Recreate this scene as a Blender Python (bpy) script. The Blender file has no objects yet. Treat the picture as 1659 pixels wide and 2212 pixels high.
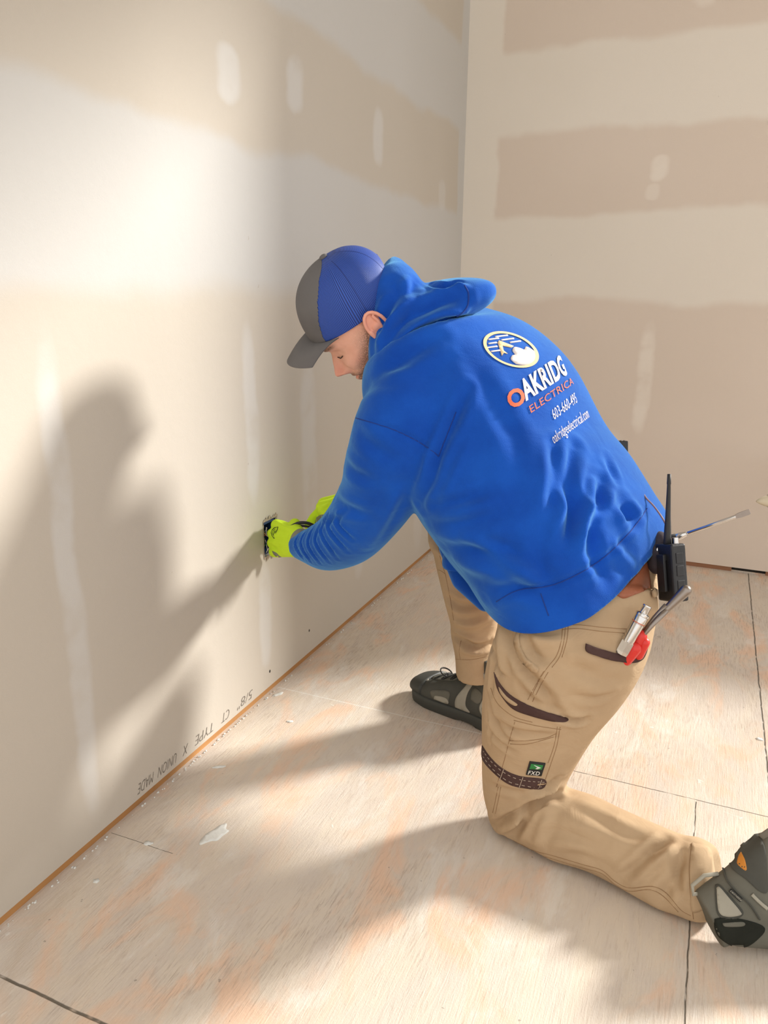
import bpy, bmesh, math, random
import numpy as np
from mathutils import Vector, Matrix, Euler
from mathutils.bvhtree import BVHTree
from mathutils.geometry import delaunay_2d_cdt
random.seed(4); RNG = np.random.default_rng(4)
SC = bpy.context.scene
COL = SC.collection
# ------------------------------------------------------------------ camera
FPX = 1660.0; CX = 829.5; CY = 1106.0
PITCH = math.radians(15.79); YAW = math.radians(22.75); ROLL = math.radians(.596)
CAM = np.array([0., 0., 1.10])
_hd = np.array([-math.sin(YAW), math.cos(YAW), 0]); _rt = np.array([math.cos(YAW), math.sin(YAW), 0])
_up = np.array([0, 0, 1.])
FW = _hd*math.cos(PITCH) - _up*math.sin(PITCH)
_u0 = _hd*math.sin(PITCH) + _up*math.cos(PITCH)
RT = _rt*math.cos(ROLL) + _u0*math.sin(ROLL)
UP = _u0*math.cos(ROLL) - _rt*math.sin(ROLL)
cd = bpy.data.cameras.new('camera'); cam = bpy.data.objects.new('camera', cd); COL.objects.link(cam)
cd.sensor_fit = 'HORIZONTAL'; cd.sensor_width = 36; cd.lens = 36*FPX/1659.0
cd.clip_start = .02; cd.clip_end = 60
cam.matrix_world = Matrix(((RT[0], UP[0], -FW[0], CAM[0]), (RT[1], UP[1], -FW[1], CAM[1]), (RT[2], UP[2], -FW[2], CAM[2]), (0, 0, 0, 1)))
SC.camera = cam
# ------------------------------------------------------------------ light
w = bpy.data.worlds.new('world'); SC.world = w; w.use_nodes = True
wn = w.node_tree.nodes; wl = w.node_tree.links
bg = wn['Background']; bg.inputs['Strength'].default_value = 1.42
bg.inputs['Color'].default_value = (1.0, .975, .945, 1)
SUN_EL = math.radians(27.0)
SUN_DIR = Vector((-.655*math.cos(SUN_EL), -.756*math.cos(SUN_EL), -math.sin(SUN_EL)))
sd = bpy.data.lights.new('sun', 'SUN'); sd.energy = 6.2; sd.angle = math.radians(7.5); sd.color = (1.0, .968, .915)
so = bpy.data.objects.new('sun', sd); COL.objects.link(so); so.location = (3, 5, 4)
so.rotation_euler = SUN_DIR.to_track_quat('-Z', 'Y').to_euler()
SC.view_settings.view_transform = 'Standard'; SC.view_settings.look = 'None'
SC.view_settings.exposure = 0.0; SC.view_settings.gamma = 1.0; SC.view_settings.use_curve_mapping = False
SC.cycles.max_bounces = 8; SC.cycles.diffuse_bounces = 4; SC.cycles.use_denoising = True

# ------------------------------------------------------------------ helpers
def ray(x, y): return FW + RT*(x-CX)/FPX - UP*(y-CY)/FPX
def P(x, y, d): return CAM + ray(x, y)*d
def PF(x, y, z=0.):
    r = ray(x, y); return CAM + r*(z-CAM[2])/r[2]
def PX(x, y, X):
    r = ray(x, y); return CAM + r*X/r[0]
def PY(x, y, Y):
    r = ray(x, y); return CAM + r*Y/r[1]
def px(d, n): return n/FPX*d
def nrm(v):
    v = np.asarray(v, float); return v/max(1e-9, np.linalg.norm(v))
def srgb(r, g, b):
    def c(v):
        v /= 255.; return v/12.92 if v <= .04045 else ((v+.055)/1.055)**2.4
    return (c(r), c(g), c(b), 1)

def meshobj(name, V, Fc, mat=None, parent=None, smooth=True):
    me = bpy.data.meshes.new(name)
    me.from_pydata([tuple(map(float, v)) for v in V], [], [tuple(map(int, f)) for f in Fc]); me.update()
    if smooth: me.polygons.foreach_set('use_smooth', [True]*len(me.polygons))
    o = bpy.data.objects.new(name, me); COL.objects.link(o)
    if mat: me.materials.append(mat)
    if parent: o.parent = parent
    return o
def tag(o, label=None, cat=None, group=None, kind=None):
    if label: o['label'] = label
    if cat: o['category'] = cat
    if group: o['group'] = group
    if kind: o['kind'] = kind
    return o

class G:
    """collects closed shapes into one mesh"""
    def __init__(s): s.V = []; s.F = []
    def add(s, V, F):
        b = len(s.V); s.V += [tuple(v) for v in V]; s.F += [tuple(i+b for i in f) for f in F]
    def tube(s, pts, r, n=8, closed=False, flat=None):
        pts = [np.asarray(p, float) for p in pts]; m = len(pts)
        rr = [r]*m if np.isscalar(r) else r
        V = []; F = []; pu = None
        for i, p in enumerate(pts):
            if closed: t = nrm(pts[(i+1) % m]-pts[i-1])
            else: t = nrm(pts[min(i+1, m-1)]-pts[max(i-1, 0)])
            if pu is None: pu = nrm(np.cross(t, [0.31, .17, .93]))
            u = nrm(pu - t*np.dot(pu, t)); v = np.cross(t, u); pu = u
            for k in range(n):
                a = 2*math.pi*k/n; V.append(p+(u*math.cos(a)+v*math.sin(a))*rr[i])
        for i in range(m if closed else m-1):
            j = (i+1) % m
            for k in range(n):
                F.append((i*n+k, i*n+(k+1) % n, j*n+(k+1) % n, j*n+k))
        if not closed:
            F.append(tuple(range(n))[::-1]); F.append(tuple((m-1)*n+k for k in range(n)))
        s.add(V, F)
    def capsule(s, p0, p1, r0, r1=None, n=16, k=6):
        p0 = np.asarray(p0, float); p1 = np.asarray(p1, float); r1 = r0 if r1 is None else r1
        t = nrm(p1-p0); pts = []; rr = []
        for i in range(k+1):
            a = math.pi/2*(1-i/k); pts.append(p0-t*r0*math.sin(a)); rr.append(max(1e-4, r0*math.cos(a)))
        for i in range(k+1):
            a = math.pi/2*i/k; pts.append(p1+t*r1*math.sin(a)); rr.append(max(1e-4, r1*math.cos(a)))
        s.tube(pts, rr, n)
    def chain(s, pts, rs, n=16):
        for i in range(len(pts)-1): s.capsule(pts[i], pts[i+1], rs[i], rs[i+1], n)
    def ellip(s, c, ax, ay, az, n=24, m=14):
        c = np.asarray(c, float); ax, ay, az = map(np.asarray, (ax, ay, az))
        V = [c+az]; F = []
        for i in range(1, m):
            t = math.pi*i/m
            for k in range(n):
                a = 2*math.pi*k/n; V.append(c+az*math.cos(t)+(ax*math.cos(a)+ay*math.sin(a))*math.sin(t))
        V.append(c-az)
        for k in range(n): F.append((0, 1+k, 1+(k+1) % n))
        for i in range(m-2):
            for k in range(n):
                F.append((1+i*n+k, 1+(i+1)*n+k, 1+(i+1)*n+(k+1) % n, 1+i*n+(k+1) % n))
        e = len(V)-1
        for k in range(n): F.append((e, 1+(m-2)*n+(k+1) % n, 1+(m-2)*n+k))
        s.add(V, F)
    def box(s, lo, hi, M=None):
        (x0, y0, z0), (x1, y1, z1) = lo, hi
        V = [(x0,y0,z0),(x1,y0,z0),(x1,y1,z0),(x0,y1,z0),(x0,y0,z1),(x1,y0,z1),(x1,y1,z1),(x0,y1,z1)]
        if M is not None: V = [tuple(M @ Vector(v)) for v in V]
        s.add(V, [(0,3,2,1),(4,5,6,7),(0,1,5,4),(1,2,6,5),(2,3,7,6),(3,0,4,7)])
    def rings(s, R, cap=True):
        n = len(R[0]); V = [p for r in R for p in r]; F = []
        for i in range(len(R)-1):
            for k in range(n):
                F.append((i*n+k, i*n+(k+1) % n, (i+1)*n+(k+1) % n, (i+1)*n+k))
        if cap:
            V.append(np.mean(R[0], 0)); V.append(np.mean(R[-1], 0)); a = len(V)-2; b = a+1; e = (len(R)-1)*n
            for k in range(n):
                F.append((a, (k+1) % n, k)); F.append((b, e+k, e+(k+1) % n))
        s.add(V, F)
    def lathe(s, prof, p0, axis, n=24):
        """prof: list (dist along axis, radius)"""
        p0 = np.asarray(p0, float); t = nrm(axis)
        s.tube([p0+t*d for d, r in prof], [r for d, r in prof], n)
    def obj(s, name, mat=None, parent=None, smooth=True, bevel=0, autosm=None):
        o = meshobj(name, s.V, s.F, mat, parent, smooth)
        bm = bmesh.new(); bm.from_mesh(o.data); bmesh.ops.recalc_face_normals(bm, faces=bm.faces); bm.to_mesh(o.data); bm.free()
        if bevel:
            b = o.modifiers.new('bevel', 'BEVEL'); b.width = bevel; b.segments = 2; b.limit_method = 'ANGLE'
        if autosm:
            o.data.set_sharp_from_angle(angle=math.radians(autosm))
        return o

def cr(A, sub):
    """Catmull-Rom through rows of A"""
    A = np.asarray(A, float); m = len(A); out = []
    for i in range(m-1):
        p0 = A[max(i-1, 0)]; p1 = A[i]; p2 = A[i+1]; p3 = A[min(i+2, m-1)]
        for k in range(sub):
            t = k/sub
            out.append(.5*((2*p1)+(-p0+p2)*t+(2*p0-5*p1+4*p2-p3)*t*t+(-p0+3*p1-3*p2+p3)*t**3))
    out.append(A[-1]); return np.array(out)
def loft(g, st, n=36, sub=5, pw=2.3, pq=None, shear=0.):
    """st rows: xl, yl, xr, yr, depth, half thickness: a tube whose two flanks pass through given sight points"""
    rows = []
    for q in st:
        xl, yl, xr, yr, d, t = q[:6]; dz = q[6] if len(q) > 6 else 0.
        a = P(xl, yl, d); b = P(xr, yr, d); rows.append(list((a+b)/2)+list((b-a)/2)+[t, dz])
    A = cr(rows, sub); R = []
    c = A[:, :3]; tg = np.gradient(c, axis=0)
    for i in range(len(A)):
        e1 = A[i, 3:6]; t = nrm(tg[i]); e2 = np.cross(t, e1)
        e2 = nrm(e2)*A[i, 6]; r = []
        for k in range(n):
            q = 2*math.pi*k/n; ca, sa = math.cos(q), math.sin(q)
            w_ = pq if (pq and ca > 0 and sa > 0) else pw
            X_ = np.sign(ca)*abs(ca)**(2/w_); Y_ = np.sign(sa)*abs(sa)**(2/w_)
            if Y_ > 0: X_ = X_-shear*Y_
            r.append(c[i]+e1*X_+e2*Y_-np.array([0, 0, A[i, 7]*max(0, Y_)]))
        R.append(r)
    g.rings(R)

def remesh(g, voxel, smooth=6, fac=.5):
    o = g.obj('tmp'); m = o.modifiers.new('r', 'REMESH'); m.mode = 'VOXEL'; m.voxel_size = voxel; m.use_smooth_shade = True
    if smooth:
        s = o.modifiers.new('s', 'SMOOTH'); s.iterations = smooth; s.factor = fac
    dg = bpy.context.evaluated_depsgraph_get(); dg.update()
    me = bpy.data.meshes.new_from_object(o.evaluated_get(dg)); old = o.data
    bpy.data.objects.remove(o); bpy.data.meshes.remove(old)
    me.polygons.foreach_set('use_smooth', [True]*len(me.polygons))
    return me
def getco(me):
    a = np.empty(len(me.vertices)*3); me.vertices.foreach_get('co', a); return a.reshape(-1, 3)
def setco(me, a): me.vertices.foreach_set('co', np.ascontiguousarray(a).ravel()); me.update()
def getno(me):
    a = np.empty(len(me.vertices)*3); me.vertex_normals.foreach_get('vector', a); return a.reshape(-1, 3)
def bvh(me):
    return BVHTree.FromPolygons([v.co[:] for v in me.vertices], [p.vertices[:] for p in me.polygons])
def fromme(name, me, mat, parent=None):
    me.name = name; me.materials.clear(); me.materials.append(mat)
    o = bpy.data.objects.new(name, me); COL.objects.link(o)
    if parent: o.parent = parent
    return o
def hit(bv, x, y):
    r = ray(x, y); r = r/np.linalg.norm(r)
    loc, n, i, d = bv.ray_cast(Vector(CAM), Vector(r))
    if loc is None: return None, None
    return np.array(loc), np.array(n)
def dens(pts, step=10):
    pts = np.asarray(pts, float)
    if len(pts) > 2: pts = cr(pts, 6)
    out = [pts[0]]
    for a, b in zip(pts[:-1], pts[1:]):
        L = np.linalg.norm(b-a); k = max(1, int(L/step))
        for i in range(k): out.append(a+(b-a)*(i+1)/k)
    return np.array(out)
def crease(me, bv, lines):
    """lines: (pixel polyline, amplitude m (+ = valley), width m)"""
    co = getco(me); no = getno(me); D = np.zeros(len(co))
    for pts, amp, wd in lines:
        q = [hit(bv, *p)[0] for p in dens(pts, 14)]
        q = [p for p in q if p is not None]
        if len(q) < 2: continue
        q = np.array(q); lo = q.min(0)-4*wd; hi = q.max(0)+4*wd
        idx = np.where(((co > lo) & (co < hi)).all(1))[0]
        if not len(idx): continue
        X = co[idx]; best = np.full(len(idx), 9.); tt = np.zeros(len(idx)); m = len(q)-1
        for i in range(m):
            a = q[i]; ab = q[i+1]-a; L = ab@ab
            if L < 1e-10 or L > .01: continue
            t = np.clip(((X-a)@ab)/L, 0, 1); d = np.linalg.norm(X-a-t[:, None]*ab, axis=1)
            u = d < best; best[u] = d[u]; tt[u] = ((i+t)/m)[u]
        env = np.clip(np.sin(np.pi*np.clip(tt, .04, .96)), 0, 1)**.6
        D[idx] += env*amp*(-np.exp(-(best/wd)**2)+.45*np.exp(-((best-2.1*wd)/(.9*wd))**2))
    setco(me, co+no*D[:, None])
def wob(me, amp, scale, seed=0, mask=None):
    """broad irregular cloth swell from summed sines"""
    co = getco(me); no = getno(me); r = np.random.default_rng(seed); d = np.zeros(len(co))
    for i in range(9):
        k = r.normal(size=3); k = k/np.linalg.norm(k)*scale*r.uniform(.6, 1.7); d += np.sin(co@k+r.uniform(0, 6.28))/9**.5*1.1
    if mask is not None: d = d*mask(co)
    setco(me, co+no*(amp*d)[:, None])

def inpoly(x, y, poly):
    c = False; n = len(poly); j = n-1
    for i in range(n):
        xi, yi = poly[i]; xj, yj = poly[j]
        if (yi > y) != (yj > y) and x < (xj-xi)*(y-yi)/(yj-yi)+xi: c = not c
        j = i
    return c
def patch(g, poly, proj, step=7, off=.0015, th=.0035, smooth=True):
    """a thin piece of cloth lying on a surface; proj(u, v) -> (point, normal)"""
    if smooth: b = dens(list(poly)+[poly[0]], step)[:-1]
    else:
        b = []
        for a, c in zip(poly, list(poly[1:])+[poly[0]]):
            k = max(1, int(math.dist(a, c)/step))
            for i in range(k): b.append((a[0]+(c[0]-a[0])*i/k, a[1]+(c[1]-a[1])*i/k))
    b = [tuple(map(float, q)) for q in b]; n = len(b); pts = [Vector(q) for q in b]
    xs = [q[0] for q in b]; ys = [q[1] for q in b]
    x = min(xs)+step*.5
    while x < max(xs):
        y = min(ys)+step*.5
        while y < max(ys):
            if inpoly(x, y, b) and min((x-q[0])**2+(y-q[1])**2 for q in b) > (step*.5)**2: pts.append(Vector((x, y)))
            y += step
        x += step
    vs, es, fs, ov, _, _ = delaunay_2d_cdt(pts, [], [list(range(n))], 1, 1e-4)
    V = []; last = None
    for q in vs:
        p, nn = proj(q[0], q[1])
        V.append((p, nn))
    good = [i for i, v in enumerate(V) if v[0] is not None]
    if len(good) < 3: return
    okf = [f for f in fs if all(V[i][0] is not None for i in f)]
    # drop faces that span a jump in depth
    med = []
    def span(f): return max(np.linalg.norm(V[f[i]][0]-V[f[i-1]][0]) for i in range(len(f)))
    if okf:
        m = np.median([span(f) for f in okf]); okf = [f for f in okf if span(f) < 6*m]
    top = {}; TV = []; 
    for f in okf:
        for i in f:
            if i not in top:
                top[i] = len(TV); TV.append(V[i][0]+V[i][1]*off)
    nb = len(TV); inv = sorted(top, key=top.get); TV += [V[i][0]+V[i][1]*(off-th) for i in inv]
    FF = [tuple(top[i] for i in f) for f in okf]; cnt = {}
    for f in FF:
        for i in range(len(f)):
            e = (f[i-1], f[i]); k = tuple(sorted(e)); cnt.setdefault(k, []).append(e)
    S = [(e[0][1], e[0][0], e[0][0]+nb, e[0][1]+nb) for e in cnt.values() if len(e) == 1]
    B = [tuple(i+nb for i in f[::-1]) for f in FF]
    g.add(TV, FF+S+B)
def camproj(bv, inv=False):
    def f(x, y):
        return hit(bv, x, y)
    return f
def planeproj(bv, O, U, V, W, far=.3):
    O, U, V, W = map(lambda a: np.asarray(a, float), (O, U, V, W))
    def f(u, v):
        s = O+U*u+V*v+W*far; loc, n, i, d = bv.ray_cast(Vector(s), Vector(-W))
        if loc is None: return None, None
        return np.array(loc), np.array(n)
    return f
def stitch(g, pts, bv, r=.0007, off=.0006, dash=None, step=5):
    q = [hit(bv, *p) for p in dens(pts, step)]
    q = [p+n*off for p, n in q if p is not None]
    if len(q) < 2: return
    if dash is None:
        seg = [q[0]]
        for p in q[1:]:
            if np.linalg.norm(p-seg[-1]) > .03:
                if len(seg) > 1: g.tube(seg, r, 5)
                seg = []
            seg.append(p)
        if len(seg) > 1: g.tube(seg, r, 5)
    else:
        for i in range(0, len(q)-1, 2):
            if np.linalg.norm(q[i]-q[i+1]) < .03: g.tube([q[i], q[i+1]], r, 5)
def ribbon(pts, w):
    q = dens(pts, 8); n = np.gradient(q, axis=0); L = []; R_ = []
    for p, t in zip(q, n):
        t = t/np.linalg.norm(t); o = np.array([-t[1], t[0]])*w/2; L.append(tuple(p+o)); R_.append(tuple(p-o))
    return L+R_[::-1]
def text2d(body, size=1., bold=0., spacing=1.):
    c = bpy.data.curves.new('t', 'FONT'); c.body = body; c.size = size; c.offset = bold; c.space_character = spacing
    c.fill_mode = 'FRONT'; c.resolution_u = 3
    o = bpy.data.objects.new('t', c); COL.objects.link(o)
    dg = bpy.context.evaluated_depsgraph_get(); dg.update()
    me = bpy.data.meshes.new_from_object(o.evaluated_get(dg))
    V = [v.co[:2] for v in me.vertices]; F = [p.vertices[:] for p in me.polygons]
    bpy.data.objects.remove(o); bpy.data.curves.remove(c); bpy.data.meshes.remove(me)
    V = np.array(V); 
    return V, F
def textmesh(g, body, fn, size=1., bold=0., spacing=1., sx=1., off=.0015, fit=None):
    """fn(u,v)->(point,normal); letters laid on a surface"""
    V, F = text2d(body, size, bold, spacing); V = V.copy()
    if fit: V[:, 0] = (V[:, 0]-V[:, 0].min())/(V[:, 0].max()-V[:, 0].min())*fit
    else: V[:, 0] *= sx
    Q = [fn(*v) for v in V]
    TV = []; mp = {}
    for i, (p, n) in enumerate(Q):
        if p is not None: mp[i] = len(TV); TV.append(p+n*off)
    FF = [tuple(mp[i] for i in f) for f in F if all(i in mp for i in f)]
    FF = [f for f in FF if max(np.linalg.norm(TV[f[i]]-TV[f[i-1]]) for i in range(len(f))) < .12]
    g.add(TV, FF)

# ------------------------------------------------------------------ materials
class NT:
    def __init__(s, name):
        s.m = bpy.data.materials.new(name); s.m.use_nodes = True; s.t = s.m.node_tree; s.N = s.t.nodes; s.L = s.t.links
        s.b = s.N['Principled BSDF']
    def n(s, ty, **kw):
        x = s.N.new(ty)
        for k, v in kw.items():
            if hasattr(x, k): setattr(x, k, v)
            else: x.inputs[k].default_value = v
        return x
    def val(s, sock, v):
        if isinstance(v, (int, float)): sock.default_value = v
        else: s.L.new(v, sock)
    def math(s, op, a, b=0., c=None, clamp=False):
        x = s.N.new('ShaderNodeMath'); x.operation = op; x.use_clamp = clamp
        s.val(x.inputs[0], a); s.val(x.inputs[1], b)
        if c is not None: s.val(x.inputs[2], c)
        return x.outputs[0]
    def mix(s, f, a, b, mode='MIX'):
        x = s.N.new('ShaderNodeMix'); x.data_type = 'RGBA'; x.blend_type = mode
        s.val(x.inputs[0], f)
        for i, v in ((6, a), (7, b)):
            if isinstance(v, tuple): x.inputs[i].default_value = v
            else: s.L.new(v, x.inputs[i])
        return x.outputs[2]
    def noise(s, vec=None, scale=5., detail=4., rough=.55, dist=0., dim=None):
        x = s.N.new('ShaderNodeTexNoise'); x.inputs['Scale'].default_value = scale; x.inputs['Detail'].default_value = detail
        x.inputs['Roughness'].default_value = rough; x.inputs['Distortion'].default_value = dist
        if vec is not None: s.L.new(vec, x.inputs['Vector'])
        return x.outputs['Fac']
    def obj(s): return s.n('ShaderNodeTexCoord').outputs['Object']
    def mapv(s, v, scale=(1, 1, 1), loc=(0, 0, 0), rot=(0, 0, 0)):
        x = s.N.new('ShaderNodeMapping'); x.inputs['Scale'].default_value = scale; x.inputs['Location'].default_value = loc
        x.inputs['Rotation'].default_value = rot; s.L.new(v, x.inputs['Vector']); return x.outputs[0]
    def ramp(s, f, lo, hi):
        x = s.N.new('ShaderNodeMapRange'); x.inputs['From Min'].default_value = lo; x.inputs['From Max'].default_value = hi
        x.interpolation_type = 'SMOOTHSTEP'; s.val(x.inputs[0], f); return x.outputs[0]
    def bump(s, h, st=.3, dist=.002, prev=None):
        x = s.N.new('ShaderNodeBump'); x.inputs['Strength'].default_value = st; x.inputs['Distance'].default_value = dist
        s.L.new(h, x.inputs['Height'])
        if prev is not None: s.L.new(prev, x.inputs['Normal'])
        return x.outputs[0]
    def col(s, c):
        if isinstance(c, tuple): s.b.inputs['Base Color'].default_value = c
        else: s.L.new(c, s.b.inputs['Base Color'])
    def fin(s, rough=.6, metal=0., normal=None, spec=None):
        s.val(s.b.inputs['Roughness'], rough); s.b.inputs['Metallic'].default_value = metal
        if spec is not None: s.b.inputs['Specular IOR Level'].default_value = spec
        if normal is not None: s.L.new(normal, s.b.inputs['Normal'])
        return s.m
def cloth(name, c1, c2, fine=900., rough=.9, bump=.25, sheen=0., bd=.0008, big=9., wr=0.):
    t = NT(name); v = t.obj()
    a = t.noise(v, big, 5); f = t.noise(v, fine, 2)
    t.col(t.mix(t.ramp(a, .3, .7), c1, c2))
    nm = t.bump(f, bump, bd)
    if wr: nm = t.bump(t.noise(t.mapv(v, (1, 1, 1.6)), 16., 3, .5, 1.4), wr, .012, nm)
    if sheen:
        t.b.inputs['Sheen Weight'].default_value = sheen; t.b.inputs['Sheen Roughness'].default_value = .4
        t.b.inputs['Sheen Tint'].default_value = (.3, .75, 1, 1)
    return t.fin(rough, 0, nm, .15)
def plain(name, c, rough=.5, metal=0., bump=0., scale=300., spec=None, var=.12):
    t = NT(name); v = t.obj(); f = t.noise(v, scale, 3)
    c2 = tuple(min(1, x*(1-var)) for x in c[:3])+(1,)
    t.col(t.mix(f, c, c2))
    return t.fin(rough, metal, t.bump(f, bump, .001) if bump else None, spec)

# ------------------------------------------------------------------ the room
WX = -1.057; WY = 3.355; CEIL = 3.1; X1 = 3.6; Y0 = -2.2

def wall_material(name, axis, board, mud, bands, spots, corner_soft=None, base=None):
    """board faces with skimmed joints. axis 1: coordinate runs along y (left wall), 0: along x.
    bands: (z0,z1) of bare board; spots: (u, z, hu, hz, strength) of joint compound"""
    t = NT(name); v = t.obj(); sep = t.n('ShaderNodeSeparateXYZ'); t.L.new(v, sep.inputs[0])
    u = sep.outputs[axis]; z = sep.outputs[2]
    n1 = t.noise(v, 2.2, 3); n2 = t.noise(v, 7., 3); n3 = t.noise(v, 1.1, 2)
    zz = t.math('ADD', z, t.math('ADD', t.math('MULTIPLY', t.math('SUBTRACT', n1, .5), .10), t.math('MULTIPLY', t.math('SUBTRACT', n2, .5), .035)))
    uu = t.math('ADD', u, t.math('MULTIPLY', t.math('SUBTRACT', n2, .5), .045))
    bare = None
    for z0, z1, s in bands:
        m = t.math('MULTIPLY', t.ramp(zz, z0-s, z0+s), t.math('SUBTRACT', 1., t.ramp(zz, z1-s, z1+s)))
        bare = m if bare is None else t.math('MAXIMUM', bare, m)
    if corner_soft is not None:
        c0, sg = corner_soft
        m = t.ramp(t.math('MULTIPLY', t.math('SUBTRACT', uu, c0), sg), -.012, .012); bare = t.math('MULTIPLY', bare, m)
    lightm = None
    for (a, b, ha, hb, s) in spots:
        d = t.math('MAXIMUM', t.math('DIVIDE', t.math('ABSOLUTE', t.math('SUBTRACT', uu, a)), ha),
                   t.math('POWER', t.math('DIVIDE', t.math('ABSOLUTE', t.math('SUBTRACT', zz, b)), hb), 1.0))
        d2 = t.math('ADD', t.math('POWER', t.math('DIVIDE', t.math('ABSOLUTE', t.math('SUBTRACT', uu, a)), ha), 2.),
                    t.math('POWER', t.math('DIVIDE', t.math('ABSOLUTE', t.math('SUBTRACT', zz, b)), hb), 4.))
        m = t.math('MULTIPLY', t.math('SUBTRACT', 1., t.ramp(d2, .2, 1.25)), s*.75)
        lightm = m if lightm is None else t.math('MAXIMUM', lightm, m)
    c = t.mix(t.math('MULTIPLY', bare, 1.), mud, board)
    pale = tuple(min(1, x*1.05+.04) for x in mud[:3])+(1,)
    if lightm is not None: c = t.mix(t.math('MULTIPLY', lightm, t.ramp(n2, .2, .55)), c, pale)
    mott = t.mix(t.ramp(n3, .3, .7), (1, 1, 1, 1), (.955, .95, .94, 1))
    c = t.mix(1., c, mott, 'MULTIPLY')
    sp = t.noise(v, 55., 2); spk = t.ramp(sp, .78, .80); c = t.mix(t.math('MULTIPLY', spk, .35), c, (.35, .28, .2, 1))
    t.col(c)
    f = t.noise(v, 420., 3, .7); g2 = t.noise(v, 40., 3)
    nm = t.bump(f, .22, .0012, t.bump(g2, .12, .004))
    return t.fin(.88, 0, nm, .2)
BOARD_L = srgb(192, 184, 172); MUD_L = srgb(194, 192, 188)
BOARD_B = srgb(219, 206, 192); MUD_B = srgb(229, 222, 210)
m_left = wall_material('drywall_left', 1, BOARD_L, MUD_L, [(-.1, 1.11, .035), (1.435, 1.755, .02), (2.07, 2.4, .02)],
    [(1.61, 1.57, .05, .055, 1), (1.91, 1.597, .045, .07, 1), (2.445, 1.588, .045, .09, .9), (3.08, 1.475, .05, .06, .6),
     (1.01, .55, .032, .50, .95), (1.65, .80, .034, .24, .8), (1.685, .24, .034, .15, .8), (1.95, .68, .05, .27, .7), (2.89, .36, .06, .3, .45), (2.3, .3, .05, .16, .6), (2.45, .7, .05, .3, .3)],
    (3.27, -1))
m_back = wall_material('drywall_back', 0, BOARD_B, MUD_B, [(-.1, 1.085, .02), (1.43, 1.725, .018), (2.035, 2.36, .018)],
    [(-.275, 1.575, .035, .045, .8), (-.29, 1.50, .03, .03, .5), (-.255, .78, .035, .24, .85), (-.36, .42, .06, .14, .4), (-.18, 2.17, .05, .07, .6)],
    (-.915, 1))

g = G()
# left wall board, with the outlet opening cut out (y 1.688..1.752, z .412..0.512)
HY0, HY1, HZ0, HZ1 = 1.688, 1.756, .412, .512
zb = .024; T = .016
g.box((WX-T, Y0, zb), (WX, HY0, CEIL)); g.box((WX-T, HY1, zb), (WX, WY, CEIL))
g.box((WX-T, HY0, zb), (WX, HY1, HZ0)); g.box((WX-T, HY0, HZ1), (WX, HY1, CEIL))
o = g.obj('wall_left', m_left, smooth=False)
bm = bmesh.new(); bm.from_mesh(o.data); bmesh.ops.remove_doubles(bm, verts=bm.verts, dist=1e-5); bm.to_mesh(o.data); bm.free()
tag(o, kind='structure')
# back wall with a tall window opening to the right of the view
WZ0, WZ1, WXA, WXB = .72, 2.98, .38, 2.6
g = G(); zb2 = .02
g.box((WX, WY, zb2), (WXA, WY+T, CEIL)); g.box((WXB, WY, zb2), (X1, WY+T, CEIL))
g.box((WXA, WY, zb2), (WXB, WY+T, WZ0)); g.box((WXA, WY, WZ1), (WXB, WY+T, CEIL))
tag(g.obj('wall_back', m_back, smooth=False), kind='structure')
g = G(); g.box((WX-.1, .4, CEIL), (X1, WY+.1, CEIL+.05))
m_ceil = plain('ceiling_board', srgb(215, 208, 196), .9)
tag(g.obj('ceiling', m_ceil, smooth=False), kind='structure')
m_white = plain('window_vinyl', srgb(232, 232, 228), .45)
g = G(); b = .05
g.box((WXA, WY-.01, WZ0), (WXA+b, WY+.1, WZ1)); g.box((WXB-b, WY-.01, WZ0), (WXB, WY+.1, WZ1))
g.box((WXA, WY-.01, WZ0), (WXB, WY+.1, WZ0+b)); g.box((WXA, WY-.01, WZ1-b), (WXB, WY+.1, WZ1))
g.box(((WXA+WXB)/2-.012, WY+.02, WZ0), ((WXA+WXB)/2+.012, WY+.06, WZ1))
tag(g.obj('window_1', m_white, smooth=False), kind='structure')
# framing plates seen in the gap under the board
def wood_material(name, c1, c2, axis, sc=1.):
    t = NT(name); v = t.obj()
    s = (40, 3, 40) if axis == 1 else (3, 40, 40)
    n = t.noise(t.mapv(v, s), 1.*sc, 5, .6, .4); m = t.noise(v, 5., 2)
    c = t.mix(n, c1, c2); c = t.mix(t.math('MULTIPLY', t.ramp(m, .5, .75), .4), c, (.2, .11, .05, 1)); t.col(c)
    return t.fin(.75, 0, t.bump(n, .4, .002))
m_plate = wood_material('pine_plate', srgb(196, 146, 88), srgb(158, 108, 62), 1)
m_plate2 = wood_material('pine_plate_back', srgb(164, 116, 84), srgb(128, 88, 62), 0)
g = G(); g.box((WX-.05, Y0, -.002), (WX-.010, WY, .04))
tag(g.obj('trim_1', m_plate, smooth=False), kind='structure')
g = G(); g.box((WX, WY+.008, -.002), (.17, WY+.05, .035)); g.box((.30, WY+.008, -.002), (X1, WY+.05, .035))
tag(g.obj('trim_2', m_plate2, smooth=False), kind='structure')
g = G(); g.box((.17, WY+.03, -.002), (.30, WY+.05, .035))  # near-black block paints the shade in the break between the plates
tag(g.obj('gap_shade', plain('gap_shade_black', (.012, .01, .008, 1), .9), smooth=False), kind='structure')

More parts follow.
